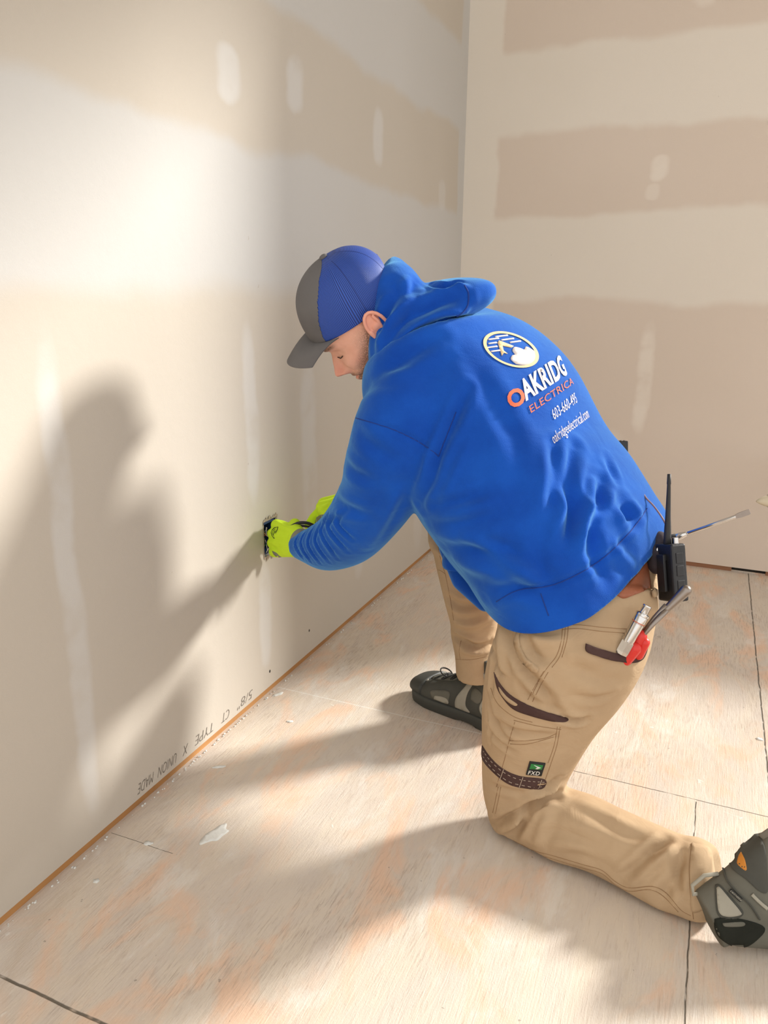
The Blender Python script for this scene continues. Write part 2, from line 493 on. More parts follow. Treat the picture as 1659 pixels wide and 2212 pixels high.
# floor: sanded plywood subfloor, seams as thin grooves
def floor_material():
    t = NT('plywood_floor'); v = t.obj(); sep = t.n('ShaderNodeSeparateXYZ'); t.L.new(v, sep.inputs[0])
    x, y = sep.outputs[0], sep.outputs[1]
    big = t.noise(v, 2.3, 4, .6, .6); mid = t.noise(t.mapv(v, (5, 1.6, 1)), 2.2, 5, .65, 1.2)
    grain = t.noise(t.mapv(v, (60, 5, 1)), 3., 5, .7, .6); fine = t.noise(v, 260., 3)
    c = t.mix(t.ramp(mid, .34, .66), srgb(209, 197, 184), srgb(216, 203, 186))
    c = t.mix(t.math('MULTIPLY', t.ramp(t.noise(t.mapv(v, (2.4, 1, 1), (3, 1, 0)), 3.1, 4, .6, 1.), .47, .68), .85), c, srgb(228, 192, 164))
    c = t.mix(t.math('MULTIPLY', t.ramp(t.noise(t.mapv(v, (2.4, 1, 1), (7, 5, 0)), 2.4, 5, .65, 1.4), .56, .74), .55), c, srgb(197, 180, 160))
    c = t.mix(t.math('MULTIPLY', t.ramp(big, .55, .75), .5), c, srgb(222, 216, 206))
    patchm = t.ramp(t.noise(t.mapv(v, (1.6, .8, 1), (2, 9, 0)), 2.0, 4, .6, .8), .42, .66)
    lines = t.noise(t.mapv(v, (130, 9, 1)), 2., 4, .75, .3)
    c = t.mix(t.math('MULTIPLY', t.ramp(grain, .54, .72), .30), c, srgb(165, 140, 118))
    c = t.mix(t.math('MULTIPLY', patchm, t.math('MULTIPLY', t.ramp(lines, .48, .66), .5)), c, srgb(150, 128, 112))
    c = t.mix(t.math('MULTIPLY', t.ramp(t.noise(t.mapv(v, (3, 1.2, 1), (5, 2, 0)), 3., 5, .7, .5), .52, .70), .5), c, srgb(228, 224, 216))
    # knots: rings round scattered cell centres
    vo = t.n('ShaderNodeTexVoronoi'); vo.inputs['Scale'].default_value = 2.6; t.L.new(t.mapv(v, (1.3, .8, 1), (.37, .2, 0)), vo.inputs['Vector'])
    kd = t.math('ADD', vo.outputs['Distance'], t.math('MULTIPLY', t.math('SUBTRACT', t.noise(v, 30., 2), .5), .03))
    ring = t.math('SINE', t.math('MULTIPLY', kd, 260.)); km = t.math('SUBTRACT', 1., t.ramp(kd, .03, .07))
    c = t.mix(t.math('MULTIPLY', km, t.math('MULTIPLY', t.ramp(ring, -.2, 1.), .45)), c, srgb(150, 140, 128))
    # plaster smears
    ps = t.ramp(t.noise(v, 16., 3, .5, .8), .72, .75); c = t.mix(t.math('MULTIPLY', ps, .45), c, srgb(232, 230, 222))
    spk = t.ramp(t.noise(v, 70., 2), .745, .77); c = t.mix(t.math('MULTIPLY', spk, .5), c, srgb(110, 100, 90))
    wv = t.math('MULTIPLY', t.math('SUBTRACT', t.noise(v, 14., 3), .5), .006)
    def seam(cc, pos, half, a0, a1, other):
        d = t.math('ABSOLUTE', t.math('SUBTRACT', t.math('ADD', cc, wv), pos))
        m = t.math('SUBTRACT', 1., t.ramp(d, half*.5, half*1.5))
        return t.math('MULTIPLY', m, t.math('MULTIPLY', t.ramp(other, a0-.002, a0+.002), t.math('SUBTRACT', 1., t.ramp(other, a1-.002, a1+.002))))
    dark = None; light = None
    for s in (seam(y, .697, .0022, WX, .08, x), seam(y, 1.668, .0010, -.4, X1, x), seam(x, .235, .0017, 1.66, 3.36, y), seam(x, .078, .0011, Y0, 1.66, y), seam(y, 1.05, .0005, WX, -.90, x)):
        dark = s if dark is None else t.math('MAXIMUM', dark, s)
    light = seam(y, 1.735, .0016, WX, -.4, x)
    c = t.mix(t.math('MULTIPLY', dark, t.ramp(t.noise(v, 22., 2), .3, .45)), c, srgb(112, 104, 92))
    c = t.mix(t.math('MULTIPLY', light, .7), c, srgb(232, 230, 224))
    t.col(c)
    h = t.math('ADD', t.math('ADD', t.math('MULTIPLY', grain, .8), t.math('MULTIPLY', fine, .45)), t.math('MULTIPLY', lines, .9))
    nm = t.bump(h, .5, .0022); nm = t.bump(t.math('SUBTRACT', 1., dark), .8, .003, nm); nm = t.bump(t.math('ADD', km, ps), .25, .002, nm)
    return t.fin(.6, 0, nm, .3)
m_floor = floor_material()
g = G(); g.box((WX-.02, Y0, -.04), (X1, WY+.03, 0))
tag(g.obj('floor', m_floor, smooth=False), kind='structure')

# ================================================================== the worker
def interp(tab, z):
    t = np.array(tab); return np.interp(z, t[:, 0], t[:, 1])
def frame_at(center, theta, roll):
    """side-on frame: x forward, y towards the near side, z up, pitched by theta"""
    c = np.asarray(center, float); vd = nrm(c-CAM)
    r = nrm(RT-vd*np.dot(RT, vd)); u = nrm(np.cross(r, vd)); 
    th = math.radians(theta); ro = math.radians(roll)
    Fh = -r*math.cos(th)-u*math.sin(th); D = r*math.sin(th)-u*math.cos(th); L = -vd
    Lp = L*math.cos(ro)+D*math.sin(ro); Up = -D*math.cos(ro)+L*math.sin(ro)
    return c, Fh, Lp, Up
def tolocal(fr, pts, sc=1.):
    c, x, y, z = fr; pts = np.asarray(pts, float)
    return c+(pts[..., 0:1]*x+pts[..., 1:2]*y+pts[..., 2:3]*z)*sc

# ---- skin
def skin_material():
    t = NT('skin'); v = t.obj()
    at = t.n('ShaderNodeAttribute'); at.attribute_name = 'beard'; hr = t.n('ShaderNodeAttribute'); hr.attribute_name = 'hairy'
    rd = t.n('ShaderNodeAttribute'); rd.attribute_name = 'flush'
    n = t.noise(v, 30., 4); st = t.noise(v, 520., 2, .6); fine = t.noise(v, 900., 2)
    c = t.mix(t.ramp(n, .3, .7), srgb(238, 184, 158), srgb(228, 170, 144))
    c = t.mix(t.math('MULTIPLY', rd.outputs['Fac'], .55), c, srgb(222, 138, 122))
    c = t.mix(t.math('MULTIPLY', at.outputs['Fac'], t.ramp(st, .28, .54)), c, srgb(120, 88, 66))
    c = t.mix(t.math('MULTIPLY', hr.outputs['Fac'], t.ramp(st, .22, .5)), c, srgb(88, 62, 44))
    t.col(c)
    t.b.inputs['Subsurface Weight'].default_value = .12; t.b.inputs['Subsurface Radius'].default_value = (.01, .004, .002)
    t.b.inputs['Subsurface Scale'].default_value = .5
    return t.fin(.55, 0, t.bump(t.math('ADD', fine, t.math('MULTIPLY', st, at.outputs['Fac'])), .15, .0008), .3)
m_skin = skin_material()

HEAD = frame_at(P(789, 697, 1.605), 43, 12); HS = 1.04
def head_mesh():
    nz, nt = 150, 180
    XF = [(-.118,.045),(-.114,.066),(-.106,.081),(-.096,.088),(-.087,.085),(-.080,.081),(-.074,.086),(-.069,.088),(-.0645,.083),(-.060,.089),(-.055,.091),(-.047,.088),(-.036,.088),(-.02,.087),(-.005,.0875),(.004,.088),(.012,.093),(.02,.0985),(.028,.099),(.045,.1),(.07,.092),(.095,.068),(.11,.036),(.118,.002)]
    XB = [(-.118,-.03),(-.108,-.02),(-.095,0.0),(-.08,.03),(-.06,.055),(-.04,.078),(-.02,.09),(0,.099),(.03,.106),(.06,.1),(.085,.08),(.105,.045),(.118,.002)]
    WW = [(-.118,.012),(-.112,.024),(-.104,.034),(-.09,.045),(-.07,.057),(-.05,.064),(-.03,.068),(0,.071),(.03,.072),(.06,.068),(.085,.052),(.105,.034),(.118,.002)]
    u = np.linspace(-1, 1, nz); z = .118*np.sin(u*math.pi/2)*.35+.118*u*.65
    V = np.zeros((nz, nt, 3)); th = np.linspace(0, 2*math.pi, nt, endpoint=False)
    # concentrate points at the face
    th = th-.35*np.sin(th)
    for i in range(nz):
        xf, xb, w_ = interp(XF, z[i]), interp(XB, z[i]), interp(WW, z[i]); c = np.cos(th); s_ = np.sin(th)
        p = 2.25
        X = np.where(c > 0, xf*np.abs(c)**(2/2.5), -xb*np.abs(c)**(2/2.1)); Y = w_*np.sign(s_)*np.abs(s_)**(2/p)
        V[i] = np.stack([X, Y, np.full(nt, z[i])], 1)
    X, Y, Z = V[..., 0], V[..., 1], V[..., 2]; A = np.abs(Y); front = np.clip((X-.02)/.05, 0, 1)
    def gs(a, b, sa, sb): return np.exp(-((A-a)/sa)**2-((Z-b)/sb)**2)*front
    # nose
    npf = interp([(-.06,0),(-.0525,.0),(-.049,.008),(-.045,.020),(-.0405,.0275),(-.036,.029),(-.031,.0265),(-.022,.0205),(-.012,.0145),(-.004,.0085),(.003,.004),(.010,.001),(.014,0)], Z)
    nw = interp([(-.05,.0135),(-.042,.0125),(-.034,.0105),(-.02,.0085),(-.005,.0072),(.01,.008)], Z)
    X = X+npf*np.exp(-(A/nw)**2.4)*front
    X = X+.009*np.exp(-((A-.0145)/.0055)**2-((Z+.042)/.007)**2)*front          # wings
    X = X-.010*np.exp(-((A-.0075)/.0035)**2-((Z+.0475)/.0035)**2)*front         # nostrils
    # eye hollow, lid, brow, cheek
    X = X-.011*gs(.031, -.002, .014, .011); X = X+.0075*gs(.031, -.003, .0105, .0085)
    X = X+.004*gs(.030, .019, .018, .006); X = X+.005*gs(.042, -.030, .020, .016)
    X = X-.004*gs(.026, -.047, .007, .012); Y = Y+np.sign(Y)*(-.003)*gs(.065, .02, .02, .02)
    X = X-.0025*gs(.0, -.0645, .022, .002); X = X+.002*gs(0, -.059, .018, .003)+.0025*gs(0, -.0705, .017, .004)
    X = X-.0022*gs(.031, -.0095, .013, .0012)                                    # closed lid line
    V = np.stack([X, Y, Z], -1).reshape(-1, 3)
    F = [(i*nt+k, i*nt+(k+1) % nt, (i+1)*nt+(k+1) % nt, (i+1)*nt+k) for i in range(nz-1) for k in range(nt)]
    b = len(V); V = np.vstack([V, [[.0, 0, -.1185], [0, 0, .1185]]])
    F += [(b, (k+1) % nt, k) for k in range(nt)]+[(b+1, (nz-1)*nt+k, (nz-1)*nt+(k+1) % nt) for k in range(nt)]
    x, y, zz = V[:, 0], np.abs(V[:, 1]), V[:, 2]
    sm = lambda a, lo, hi: np.clip((a-lo)/(hi-lo), 0, 1)
    jaw = sm(-zz, .045, .062)*sm(x, -.05, .0)
    side = sm(.05-x, .0, .03)*sm(-zz, -.02, .02)*sm(y, .045, .058)*sm(x, -.03, -.01)
    must = np.exp(-((zz+.0555)/.0045)**2)*sm(.027-y, 0, .006)*sm(x, .05, .07)
    lips = np.exp(-((zz+.066)/.0055)**2)*sm(.02-y, 0, .006)*sm(x, .05, .07)
    cheek_edge = sm(-(zz)+(-.9*(x-.045)), .010, .035)*sm(-zz, -.03, .0)*sm(y, .03, .045)*sm(x, -.03, -.01)
    beard = np.clip(np.maximum.reduce([jaw, side*.9, must*1.2, cheek_edge*.85])-lips*1.1, 0, 1)
    brow = np.exp(-((zz-.021)/.0045)**2)*sm(y, .010, .016)*sm(.055-y, 0, .01)*sm(x, .04, .06)
    hair = np.clip(sm(-x, -.01, .015)*sm(zz, -.045, -.03)*sm(zz+.02+(-x)*.3, .0, .02)+sm(zz, .06, .075), 0, 1)
    hair = np.maximum(hair, brow*.9)
    nose = np.exp(-((zz+.032)/.016)**2)*sm(x, .085, .1)
    flush = np.clip(nose*.8+lips*.9+.25*np.exp(-((y-.045)/.02)**2-((zz+.03)/.02)**2), 0, 1)
    return V, F, beard, hair, flush
HV, HF, hbeard, hhair, hflush = head_mesh()
def ear_mesh():
    g = G(); rim = []; 
    # near ear, in head coordinates; slightly leaning back
    for k in range(15):
        a = math.radians(-62+k*(285/14.)); rx, rz = .0185, .031
        rim.append((-.012-.001*k/14+rx*math.cos(a), .0845-.004*math.cos(a), -.004+rz*math.sin(a)))
    g.tube(rim, [.0036]*12+[.0034, .004, .003], 8)
    g.ellip((-.014, .079, -.004), (.0165, 0, .002), (0.0, .0055, 0), (-.002, 0, .029))          # shell
    g.ellip((-.004, .0795, -.030), (.0085, 0, 0), (0, .0045, 0), (0, 0, .010))                  # lobe
    g.tube([(-.018, .085, .018), (-.020, .086, .004), (-.018, .086, -.010), (-.008, .085, -.019)], [.003, .0036, .0034, .003], 8)
    g.capsule((.004, .0815, -.006), (.003, .0815, -.014), .0042, .0042, 10)                     # tragus
    g.capsule((-.012, .066, -.004), (-.012, .078, -.004), .014, .012, 12)
    me = remesh(g, .0011, 5, .5); q = getco(me); q[:, 1] += .0085*np.clip((q[:, 1]-.06)/.02, 0, 1); q[:, 2] += .003; setco(me, q); return me
eme = ear_mesh(); eV = getco(eme); eF = [tuple(p.vertices) for p in eme.polygons]
# hollow of the ear
dd = np.linalg.norm((eV-np.array([-.008, .085, -.004]))/np.array([.0085, 1, .013]), axis=1); eV[:, 1] -= .0035*np.exp(-dd**2)
eV2 = eV*np.array([1, -1, 1]); eF2 = [f[::-1] for f in eF]

# ---- body under the clothes (hands are built with the gloves' own fingers over them)
def jt(x, y, d): return P(x, y, d)
neck0 = tolocal(HEAD, [(-.045, 0, -.03)], HS)[0]; neckb = P(893, 745, 1.62)
SHL = P(885, 850, 1.56); SHR = P(940, 810, 1.80); ELL = P(800, 1125, 1.70); WRL = P(655, 1165, 1.935)
ELR = P(880, 1035, 1.84); WRR = P(768, 1075, 1.96)
PEL = P(1262, 1290, 1.60); HPL = P(1250, 1385, 1.545); HPR = P(1215, 1330, 1.74)
KNL = P(1112, 1745, 1.635); ANL = P(1500, 1905, 1.44); KNR = P(975, 1175, 1.99); ANR = P(1028, 1440, 2.05)
g = G()
g.chain([neck0, neckb, P(985, 800, 1.66)], [.056, .062, .07])
g.chain([P(985, 800, 1.66), P(1110, 960, 1.63), P(1200, 1130, 1.60), P(1280, 1260, 1.585)], [.12, .13, .115, .09])
g.chain([P(950, 790, 1.66), SHL, ELL, WRL], [.06, .062, .042, .022]); g.chain([P(950, 790, 1.68), SHR, ELR, WRR], [.06, .062, .038, .022])
g.chain([PEL, HPL, KNL, ANL], [.085, .08, .055, .038]); g.chain([PEL, HPR, KNR, ANR], [.085, .075, .052, .038])
bme = remesh(g, .009, 8, .5); bV = getco(bme); bF = [tuple(p.vertices) for p in bme.polygons]
VV = np.vstack([tolocal(HEAD, HV, HS), tolocal(HEAD, eV, HS), tolocal(HEAD, eV2, HS), bV])
FF = list(HF)
for F_, off in ((eF, len(HV)), (eF2, len(HV)+len(eV)), (bF, len(HV)+2*len(eV))): FF += [tuple(i+off for i in f) for f in F_]
body = meshobj('person', VV, FF, m_skin)
for nm_, arr, ev in (('beard', hbeard, 0.), ('hairy', hhair, 0.), ('flush', hflush, .75)):
    at = body.data.attributes.new(nm_, 'FLOAT', 'POINT'); full = np.zeros(len(VV)); full[:len(HV)] = arr
    full[len(HV):len(HV)+2*len(eV)] = ev; at.data.foreach_set('value', full)
nb_ = G_ = None
tag(body, 'kneeling person in blue hoodie and tan work trousers reaching to the outlet', 'person')
m_dark = plain('dark_hair', (.03, .018, .012, 1), .8)
hdb = BVHTree.FromPolygons([tuple(q) for q in HV], [tuple(q) for q in HF])
for sy_ in (1, -1):
    q = []
    for k in range(11):
        yy = sy_*(.015+.022*k/10); l_, n_, i_, d_ = hdb.ray_cast(Vector((.3, yy, -.0085-.003*math.sin(math.pi*k/10))), Vector((-1, 0, 0)))
        if l_ is not None: q.append(tolocal(HEAD, [np.array(l_)+np.array([.0022, 0, 0])], HS)[0])
    g = G(); g.tube(q, .0011, 6); g.obj('eyelashes', m_dark, body)

# ---- hoodie
m_hood = cloth('blue_fleece', srgb(22, 82, 182), srgb(17, 70, 166), 700., .95, .6, .65, .0012, 9., .12)
g = G()
loft(g, [(830, 770, 996, 650, 1.66, .11), (800, 800, 1100, 680, 1.665, .18), (795, 880, 1178, 724, 1.655, .195), (835, 955, 1246, 796, 1.645, .20),
         (865, 1035, 1311, 916, 1.63, .20), (893, 1092, 1362, 980, 1.615, .20), (925, 1142, 1412, 1058, 1.60, .20), (962, 1195, 1452, 1122, 1.59, .198),
         (1005, 1250, 1456, 1165, 1.58, .196), (1036, 1300, 1452, 1215, 1.575, .19), (1062, 1345, 1448, 1270, 1.57, .186), (1064, 1400, 1440, 1330, 1.565, .18), (1064, 1450, 1430, 1380, 1.56, .17)], n=56, sub=6, pw=2.3, pq=1.4, shear=.2)
g.capsule(P(1000, 1215, 1.74), P(1055, 1290, 1.70), .045, .04)
loft(g, [(860, 790, 985, 830, 1.56, .07), (800, 838, 985, 885, 1.535, .088), (772, 885, 972, 938, 1.535, .092), (760, 925, 950, 988, 1.55, .092), (747, 985, 925, 1040, 1.585, .09), (738, 1040, 897, 1093, 1.63, .086),
         (714, 1093, 855, 1142, 1.685, .078), (690, 1125, 803, 1193, 1.76, .068), (668, 1140, 742, 1221, 1.83, .055), (657, 1145, 694, 1217, 1.89, .047), (644, 1152, 655, 1206, 1.93, .040)], n=36, sub=6, pw=2.1)
# far arm
g.chain([P(985, 800, 1.72), P(940, 830, 1.80), P(880, 1035, 1.84), P(772, 1085, 1.95)], [.095, .09, .075, .048])
# shoulder yoke
g.chain([P(900, 800, 1.60), P(930, 770, 1.66), P(960, 760, 1.78)], [.085, .09, .09])
hme = remesh(g, .0055, 10, .6)
# the garment ends at a slanting hem
ha, hc, hd = P(1060, 1290, 1.56), P(1240, 1341, 1.395), P(1440, 1138, 1.56)
hn = nrm(np.cross(hc-ha, hd-ha)); hn = hn if hn[2] > 0 else -hn
bm = bmesh.new(); bm.from_mesh(hme)
bmesh.ops.bisect_plane(bm, geom=bm.verts[:]+bm.edges[:]+bm.faces[:], plane_co=Vector(ha), plane_no=Vector(-hn), clear_outer=True)
bm.to_mesh(hme); bm.free()
hb = bvh(hme)
wob(hme, .0022, 14, 3)
CR = []
# underarm and side
CR += [([(905,1088),(930,1040),(948,985),(985,900),(1010,840)], .010, .011), ([(935,1085),(965,1010),(1000,930)], .005, .010),
       ([(920,1100),(985,1085),(1060,1060)], .006, .013), ([(930,1130),(1000,1130),(1090,1105)], .006, .014), ([(960,1180),(1040,1190),(1140,1170)], .005, .015),
       ([(990,1215),(1080,1235),(1180,1225)], -.007, .016), ([(1010,1160),(1100,1215),(1175,1262)], -.006, .012),
       ([(1050,1290),(1110,1270),(1170,1290)], .006, .012), ([(1072,1300),(1120,1275),(1200,1262),(1290,1215),(1360,1150),(1398,1098)], .003, .006), ([(765,902),(800,912),(850,928),(900,952),(935,975),(947,986)], .0022, .005)]
# lower back folds
CR += [([(1195,960),(1200,1040),(1190,1100)], .009, .013), ([(1240,965),(1225,1040),(1240,1110),(1215,1190)], .012, .014), ([(1290,1050),(1262,1120),(1255,1170)], -.008, .012), ([(1300,1040),(1290,1090)], .010, .013),
       ([(1345,1085),(1360,1110),(1368,1125)], .011, .016), ([(1275,1130),(1285,1200),(1310,1250)], .009, .015), ([(1320,1160),(1340,1200),(1375,1225)], -.006, .014),
       ([(1180,1130),(1170,1220),(1200,1290)], .005, .018), ([(1310,990),(1330,1040)], .004, .01)]
# sleeve
for a in ([(652,1145),(640,1175),(655,1205)], [(666,1142),(652,1175),(672,1212)], [(680,1138),(668,1175),(692,1215)], [(698,1128),(684,1168),(712,1212)], [(712,1112),(697,1150),(730,1205)],
          [(728,1110),(712,1140),(752,1190)], [(748,1105),(730,1130),(762,1165)]): CR.append((a, .0048, .0055))
CR += [([(745,1000),(765,1020),(800,1035)], .004, .012), ([(725,1075),(745,1095),(790,1110)], .005, .012), ([(860,1060),(835,1110),(795,1180)], -.005, .012), ([(770,930),(800,960),(850,990)], .0035, .014)]
# shoulder / chest top
CR += [([(830,800),(880,770),(950,730)], .007, .016), ([(790,845),(815,830),(860,830)], .003, .014), ([(900,850),(940,800),(990,760)], .003, .02), ([(1020,790),(1060,860),(1100,950)], .004, .022), ([(1100,900),(1120,990),(1110,1080)], .004, .022)]
crease(hme, hb, [(a, b*1.45, c*.9) for a, b, c in CR])
hb = bvh(hme)
hoodie = fromme('hoodie', hme, m_hood, body)
sm_ = hoodie.modifiers.new('thickness', 'SOLIDIFY'); sm_.thickness = .004; sm_.offset = -1
g = G(); g.chain([P(975, 1180, 1.76), P(1003, 1250, 1.74), P(1048, 1300, 1.70)], [.03, .03, .022]); fromme('front_hem', remesh(g, .004, 4), m_hood, hoodie)
# sewn lines: armhole, waistband, side
m_seam = plain('blue_seam', srgb(20, 58, 140), .9)
g = G()
for ln in ([(765,902),(800,912),(850,928),(900,952),(935,975),(947,986)], [(947,986),(965,940),(985,890)], [(1072,1300),(1120,1275),(1200,1262),(1290,1215),(1360,1150),(1398,1098)], [(1168,1282),(1185,1330)]):
    g = G(); stitch(g, ln, hb, .0011, .0001, None, 6); g.obj('seam', m_seam, hoodie)

# ribbed waistband along the bottom edge
# hood bunched behind the neck
g = G()
loft(g, [(838,612,880,590,1.64,.062), (812,660,905,615,1.62,.088), (798,700,925,640,1.60,.105), (793,745,935,670,1.60,.115), (796,790,930,710,1.60,.115), (806,824,900,750,1.60,.09)], n=40, sub=6, pw=2.3)
loft(g, [(830,790,850,690,1.53,.045),(850,765,880,640,1.535,.055),(880,742,915,617,1.55,.075),(925,715,945,606,1.57,.095), (965,697,975,607,1.59,.105), (1000,684,1004,614,1.61,.10), (1014,665,1014,635,1.62,.06)], n=36, sub=6, pw=2.4)
kme = remesh(g, .0045, 7, .6); kb = bvh(kme)
crease(kme, kb, [([(848,612),(858,640),(830,690),(815,720)], .010, .011), ([(868,650),(845,700),(830,740)], -.006, .012), ([(1000,640),(955,650),(910,672),(865,700),(838,735),(828,760)], .016, .011),
                 ([(1005,668),(960,678),(910,700),(870,728),(845,765)], -.007, .008), ([(1000,684),(940,700),(895,722),(860,755),(835,790)], .013, .010), ([(985,612),(960,620),(930,612)], .012, .007),
                 ([(1006,622),(985,616),(965,624)], -.008, .006), ([(905,640),(880,665),(860,690)], .007, .010), ([(812,700),(806,740),(812,790)], .004, .010), ([(900,610),(890,625),(870,640)], .010, .009)])
wob(kme, .0015, 30, 8)
kb = bvh(kme)
hood = fromme('hood', kme, m_hood, hoodie)
g = G()
stitch(g, [(1003,616),(1012,634),(1010,660),(998,676),(984,684)], kb, .0016, .0006)
g.obj('seam', m_seam, hood)

# ---- trousers
m_khaki = cloth('khaki_canvas', srgb(186, 161, 130), srgb(174, 149, 119), 900., .92, .35, 0, .0006, 7., .22)
g = G()
loft(g, [(1120,1235,1418,1188,1.585,.150), (1085,1300,1416,1258,1.575,.160), (1076,1345,1412,1325,1.565,.155)], n=40, sub=5, pw=2.3, pq=1.55, shear=.2)
loft(g, [(1085,1290,1412,1290,1.56,.13),(1076,1350,1412,1345,1.545,.14), (1060,1410,1398,1395,1.525,.13), (1048,1475,1348,1478,1.54,.12), (1042,1540,1288,1552,1.565,.108), (1041,1600,1247,1622,1.595,.098),
         (1041,1665,1212,1690,1.62,.09), (1045,1722,1190,1742,1.63,.082), (1060,1775,1168,1790,1.64,.06)], n=40, sub=6, pw=2.25)
loft(g, [(1052,1760,1150,1668,1.64,.05),(1078,1806,1190,1692,1.635,.07), (1130,1828,1226,1700,1.60,.075), (1196,1862,1280,1716,1.565,.078), (1270,1884,1345,1748,1.53,.075), (1345,1922,1415,1782,1.49,.07),
         (1415, 1962, 1470, 1806, 1.46, .066), (1470, 1978, 1502, 1812, 1.44, .066), (1512, 1988, 1530, 1826, 1.425, .066), (1545, 1978, 1540, 1840, 1.415, .062)], n=36, sub=6, pw=2.2)
# far leg
loft(g, [(1180,1240,1330,1330,1.70,.10),(1080,1150,1240,1290,1.78,.10), (985,1112,1120,1250,1.89,.095), (935,1118,1062,1190,1.97,.09)], n=32, sub=5)
loft(g, [(935,1080,1020,1080,1.98,.05),(921,1128,1050,1135,1.985,.085), (933,1180,1066,1182,1.99,.088), (945,1240,1076,1240,2.0,.084), (960,1300,1080,1310,2.015,.08), (973,1345,1074,1355,2.03,.076), (977,1380,1067,1392,2.04,.076), (984, 1420, 1062, 1425, 2.05, .078), (986, 1462, 1064, 1460, 2.055, .08)], n=32, sub=6)
tme = remesh(g, .0052, 8, .6)
co = getco(tme); co[:, 2] = np.where(co[:, 2] < .02, .004+.016*np.exp((co[:, 2]-.02)/.016), co[:, 2]); setco(tme, co)
wob(tme, .0014, 22, 5)
tb = bvh(tme)
CR = [([(1100,1345),(1104,1390),(1130,1440),(1180,1500),(1210,1545)], .008, .010), ([(1088,1340),(1082,1400),(1090,1460)], -.006, .010), ([(1075,1360),(1066,1440),(1060,1500)], .004, .008),
      ([(1052,1500),(1068,1560),(1100,1600)], .005, .008), ([(1120,1475),(1150,1510),(1220,1545)], .004, .009), ([(1130,1400),(1170,1420),(1210,1425)], .004, .010), ([(1140,1370),(1180,1385),(1220,1383)], -.004, .010),
      ([(1215,1552),(1245,1556),(1268,1553)], .009, .007), ([(1060,1545),(1110,1580),(1200,1590)], .005, .008), ([(1210,1440),(1280,1450),(1340,1440)], .003, .016),
      ([(1135,1355),(1150,1405),(1175,1432)], .004, .007),
      # behind the knee
      ([(1128,1756),(1150,1736),(1175,1724),(1200,1716)], .016, .011), ([(1150,1705),(1180,1700),(1205,1680)], .006, .008), ([(1065,1785),(1100,1765),(1140,1745)], .007, .008), ([(1075,1800),(1105,1778),(1125,1760)], -.005, .008), ([(1105,1815),(1125,1785),(1150,1745)], .006, .008),
      ([(1155,1830),(1170,1790),(1190,1740)], -.004, .012), ([(1230,1740),(1290,1768),(1350,1800),(1400,1815)], .003, .012), ([(1050,1690),(1090,1705),(1140,1715)], .003, .007), ([(1046,1560),(1075,1600),(1110,1625)], .003, .007), ([(1240,1440),(1300,1470),(1350,1465)], .003, .012), ([(1230,1500),(1280,1510),(1320,1500)], .003, .008), ([(1150,1800),(1220,1800),(1300,1835)], .003, .012), ([(1475,1830),(1460,1880),(1475,1945)], .005, .008), ([(1060,1380),(1075,1440),(1100,1470)], .0035, .006), ([(1048,1500),(1056,1560),(1060,1610)], .0025, .005), ([(1340,1900),(1400,1850),(1440,1810)], .009, .010), ([(1425,1945),(1450,1910),(1480,1850)], .007, .012), ([(1380,1870),(1430,1850),(1470,1835)], -.006, .012),
      ([(1200,1850),(1260,1850),(1330,1880)], .003, .012),
      # far shin
      ([(965,1290),(1000,1310),(1070,1300)], .007, .012), ([(985,1345),(1020,1350),(1065,1330)], -.006, .012), ([(978,1372),(1000,1385),(1030,1398),(1062,1390)], .010, .009), ([(990,1405),(1020,1410),(1055,1405)], -.004, .010),
      ([(940,1170),(970,1190),(1000,1200)], .009, .012), ([(930,1140),(950,1170),(975,1190)], -.005, .009)]
crease(tme, tb, [(a, b*1.6, c*.85) for a, b, c in CR]); tb = bvh(tme)
trousers = fromme('trousers', tme, m_khaki, body)

# ---- sewing and panels on the trousers
CP = camproj(tb)
m_brown = cloth('brown_panel', srgb(82, 62, 58), srgb(70, 52, 50), 900., .9, .3, 0, .0006)
m_thread = plain('tan_thread', srgb(150, 118, 82), .8); m_thread_l = plain('pale_thread', srgb(186, 168, 150), .8)
def panel(name, poly, mat, par, off=.0016, th=.004, step=6, smooth=True, bv=CP):
    g = G(); patch(g, poly, bv, step, off, th, smooth); return g.obj(name, mat, par)
p = panel('knee_band', [(1042,1610),(1060,1636),(1086,1660),(1122,1676),(1177,1684),(1172,1704),(1140,1703),(1100,1694),(1066,1668),(1043,1640)], m_brown, trousers, step=6)
tag(p, 'dark brown band above the knee')
p = panel('pocket_opening', [(1068,1452),(1080,1476),(1102,1500),(1135,1520),(1178,1537),(1224,1551),(1220,1560),(1185,1556),(1140,1544),(1110,1532),(1090,1512),(1074,1485)], m_brown, trousers)
tag(p, 'dark brown edge of the thigh pocket')
panel('pocket_lining', [(1079,1483),(1096,1504),(1118,1520),(1112,1523),(1096,1513),(1083,1497)], m_khaki, trousers, off=.003, step=4)
p = panel('back_pocket', [(1265,1390),(1300,1403),(1345,1412),(1388,1400),(1396,1398),(1386,1422),(1366,1431),(1335,1428),(1300,1420),(1267,1408)], m_brown, trousers, off=.004, th=.008)
tag(p, 'dark brown edge of the hip pocket')
panel('hip_pocket', [(1118,1362),(1128,1352),(1122,1375),(1126,1400),(1140,1425),(1162,1443),(1158,1452),(1135,1440),(1118,1415),(1112,1385)], m_khaki, trousers, off=.003, step=5)
panel('cuff', [(1494,1822),(1531,1832),(1540,1870),(1546,1920),(1545,1952),(1522,1962),(1497,1970),(1492,1940),(1490,1880)], m_khaki, trousers, off=.0022, step=8)
def stitching(name, lines, r, mat, par, bv=tb, off=.0005):
    for ln, dash in lines:
        g = G(); stitch(g, ln, bv, r, off, dash, 4)
        if g.V: g.obj(name, mat, par)
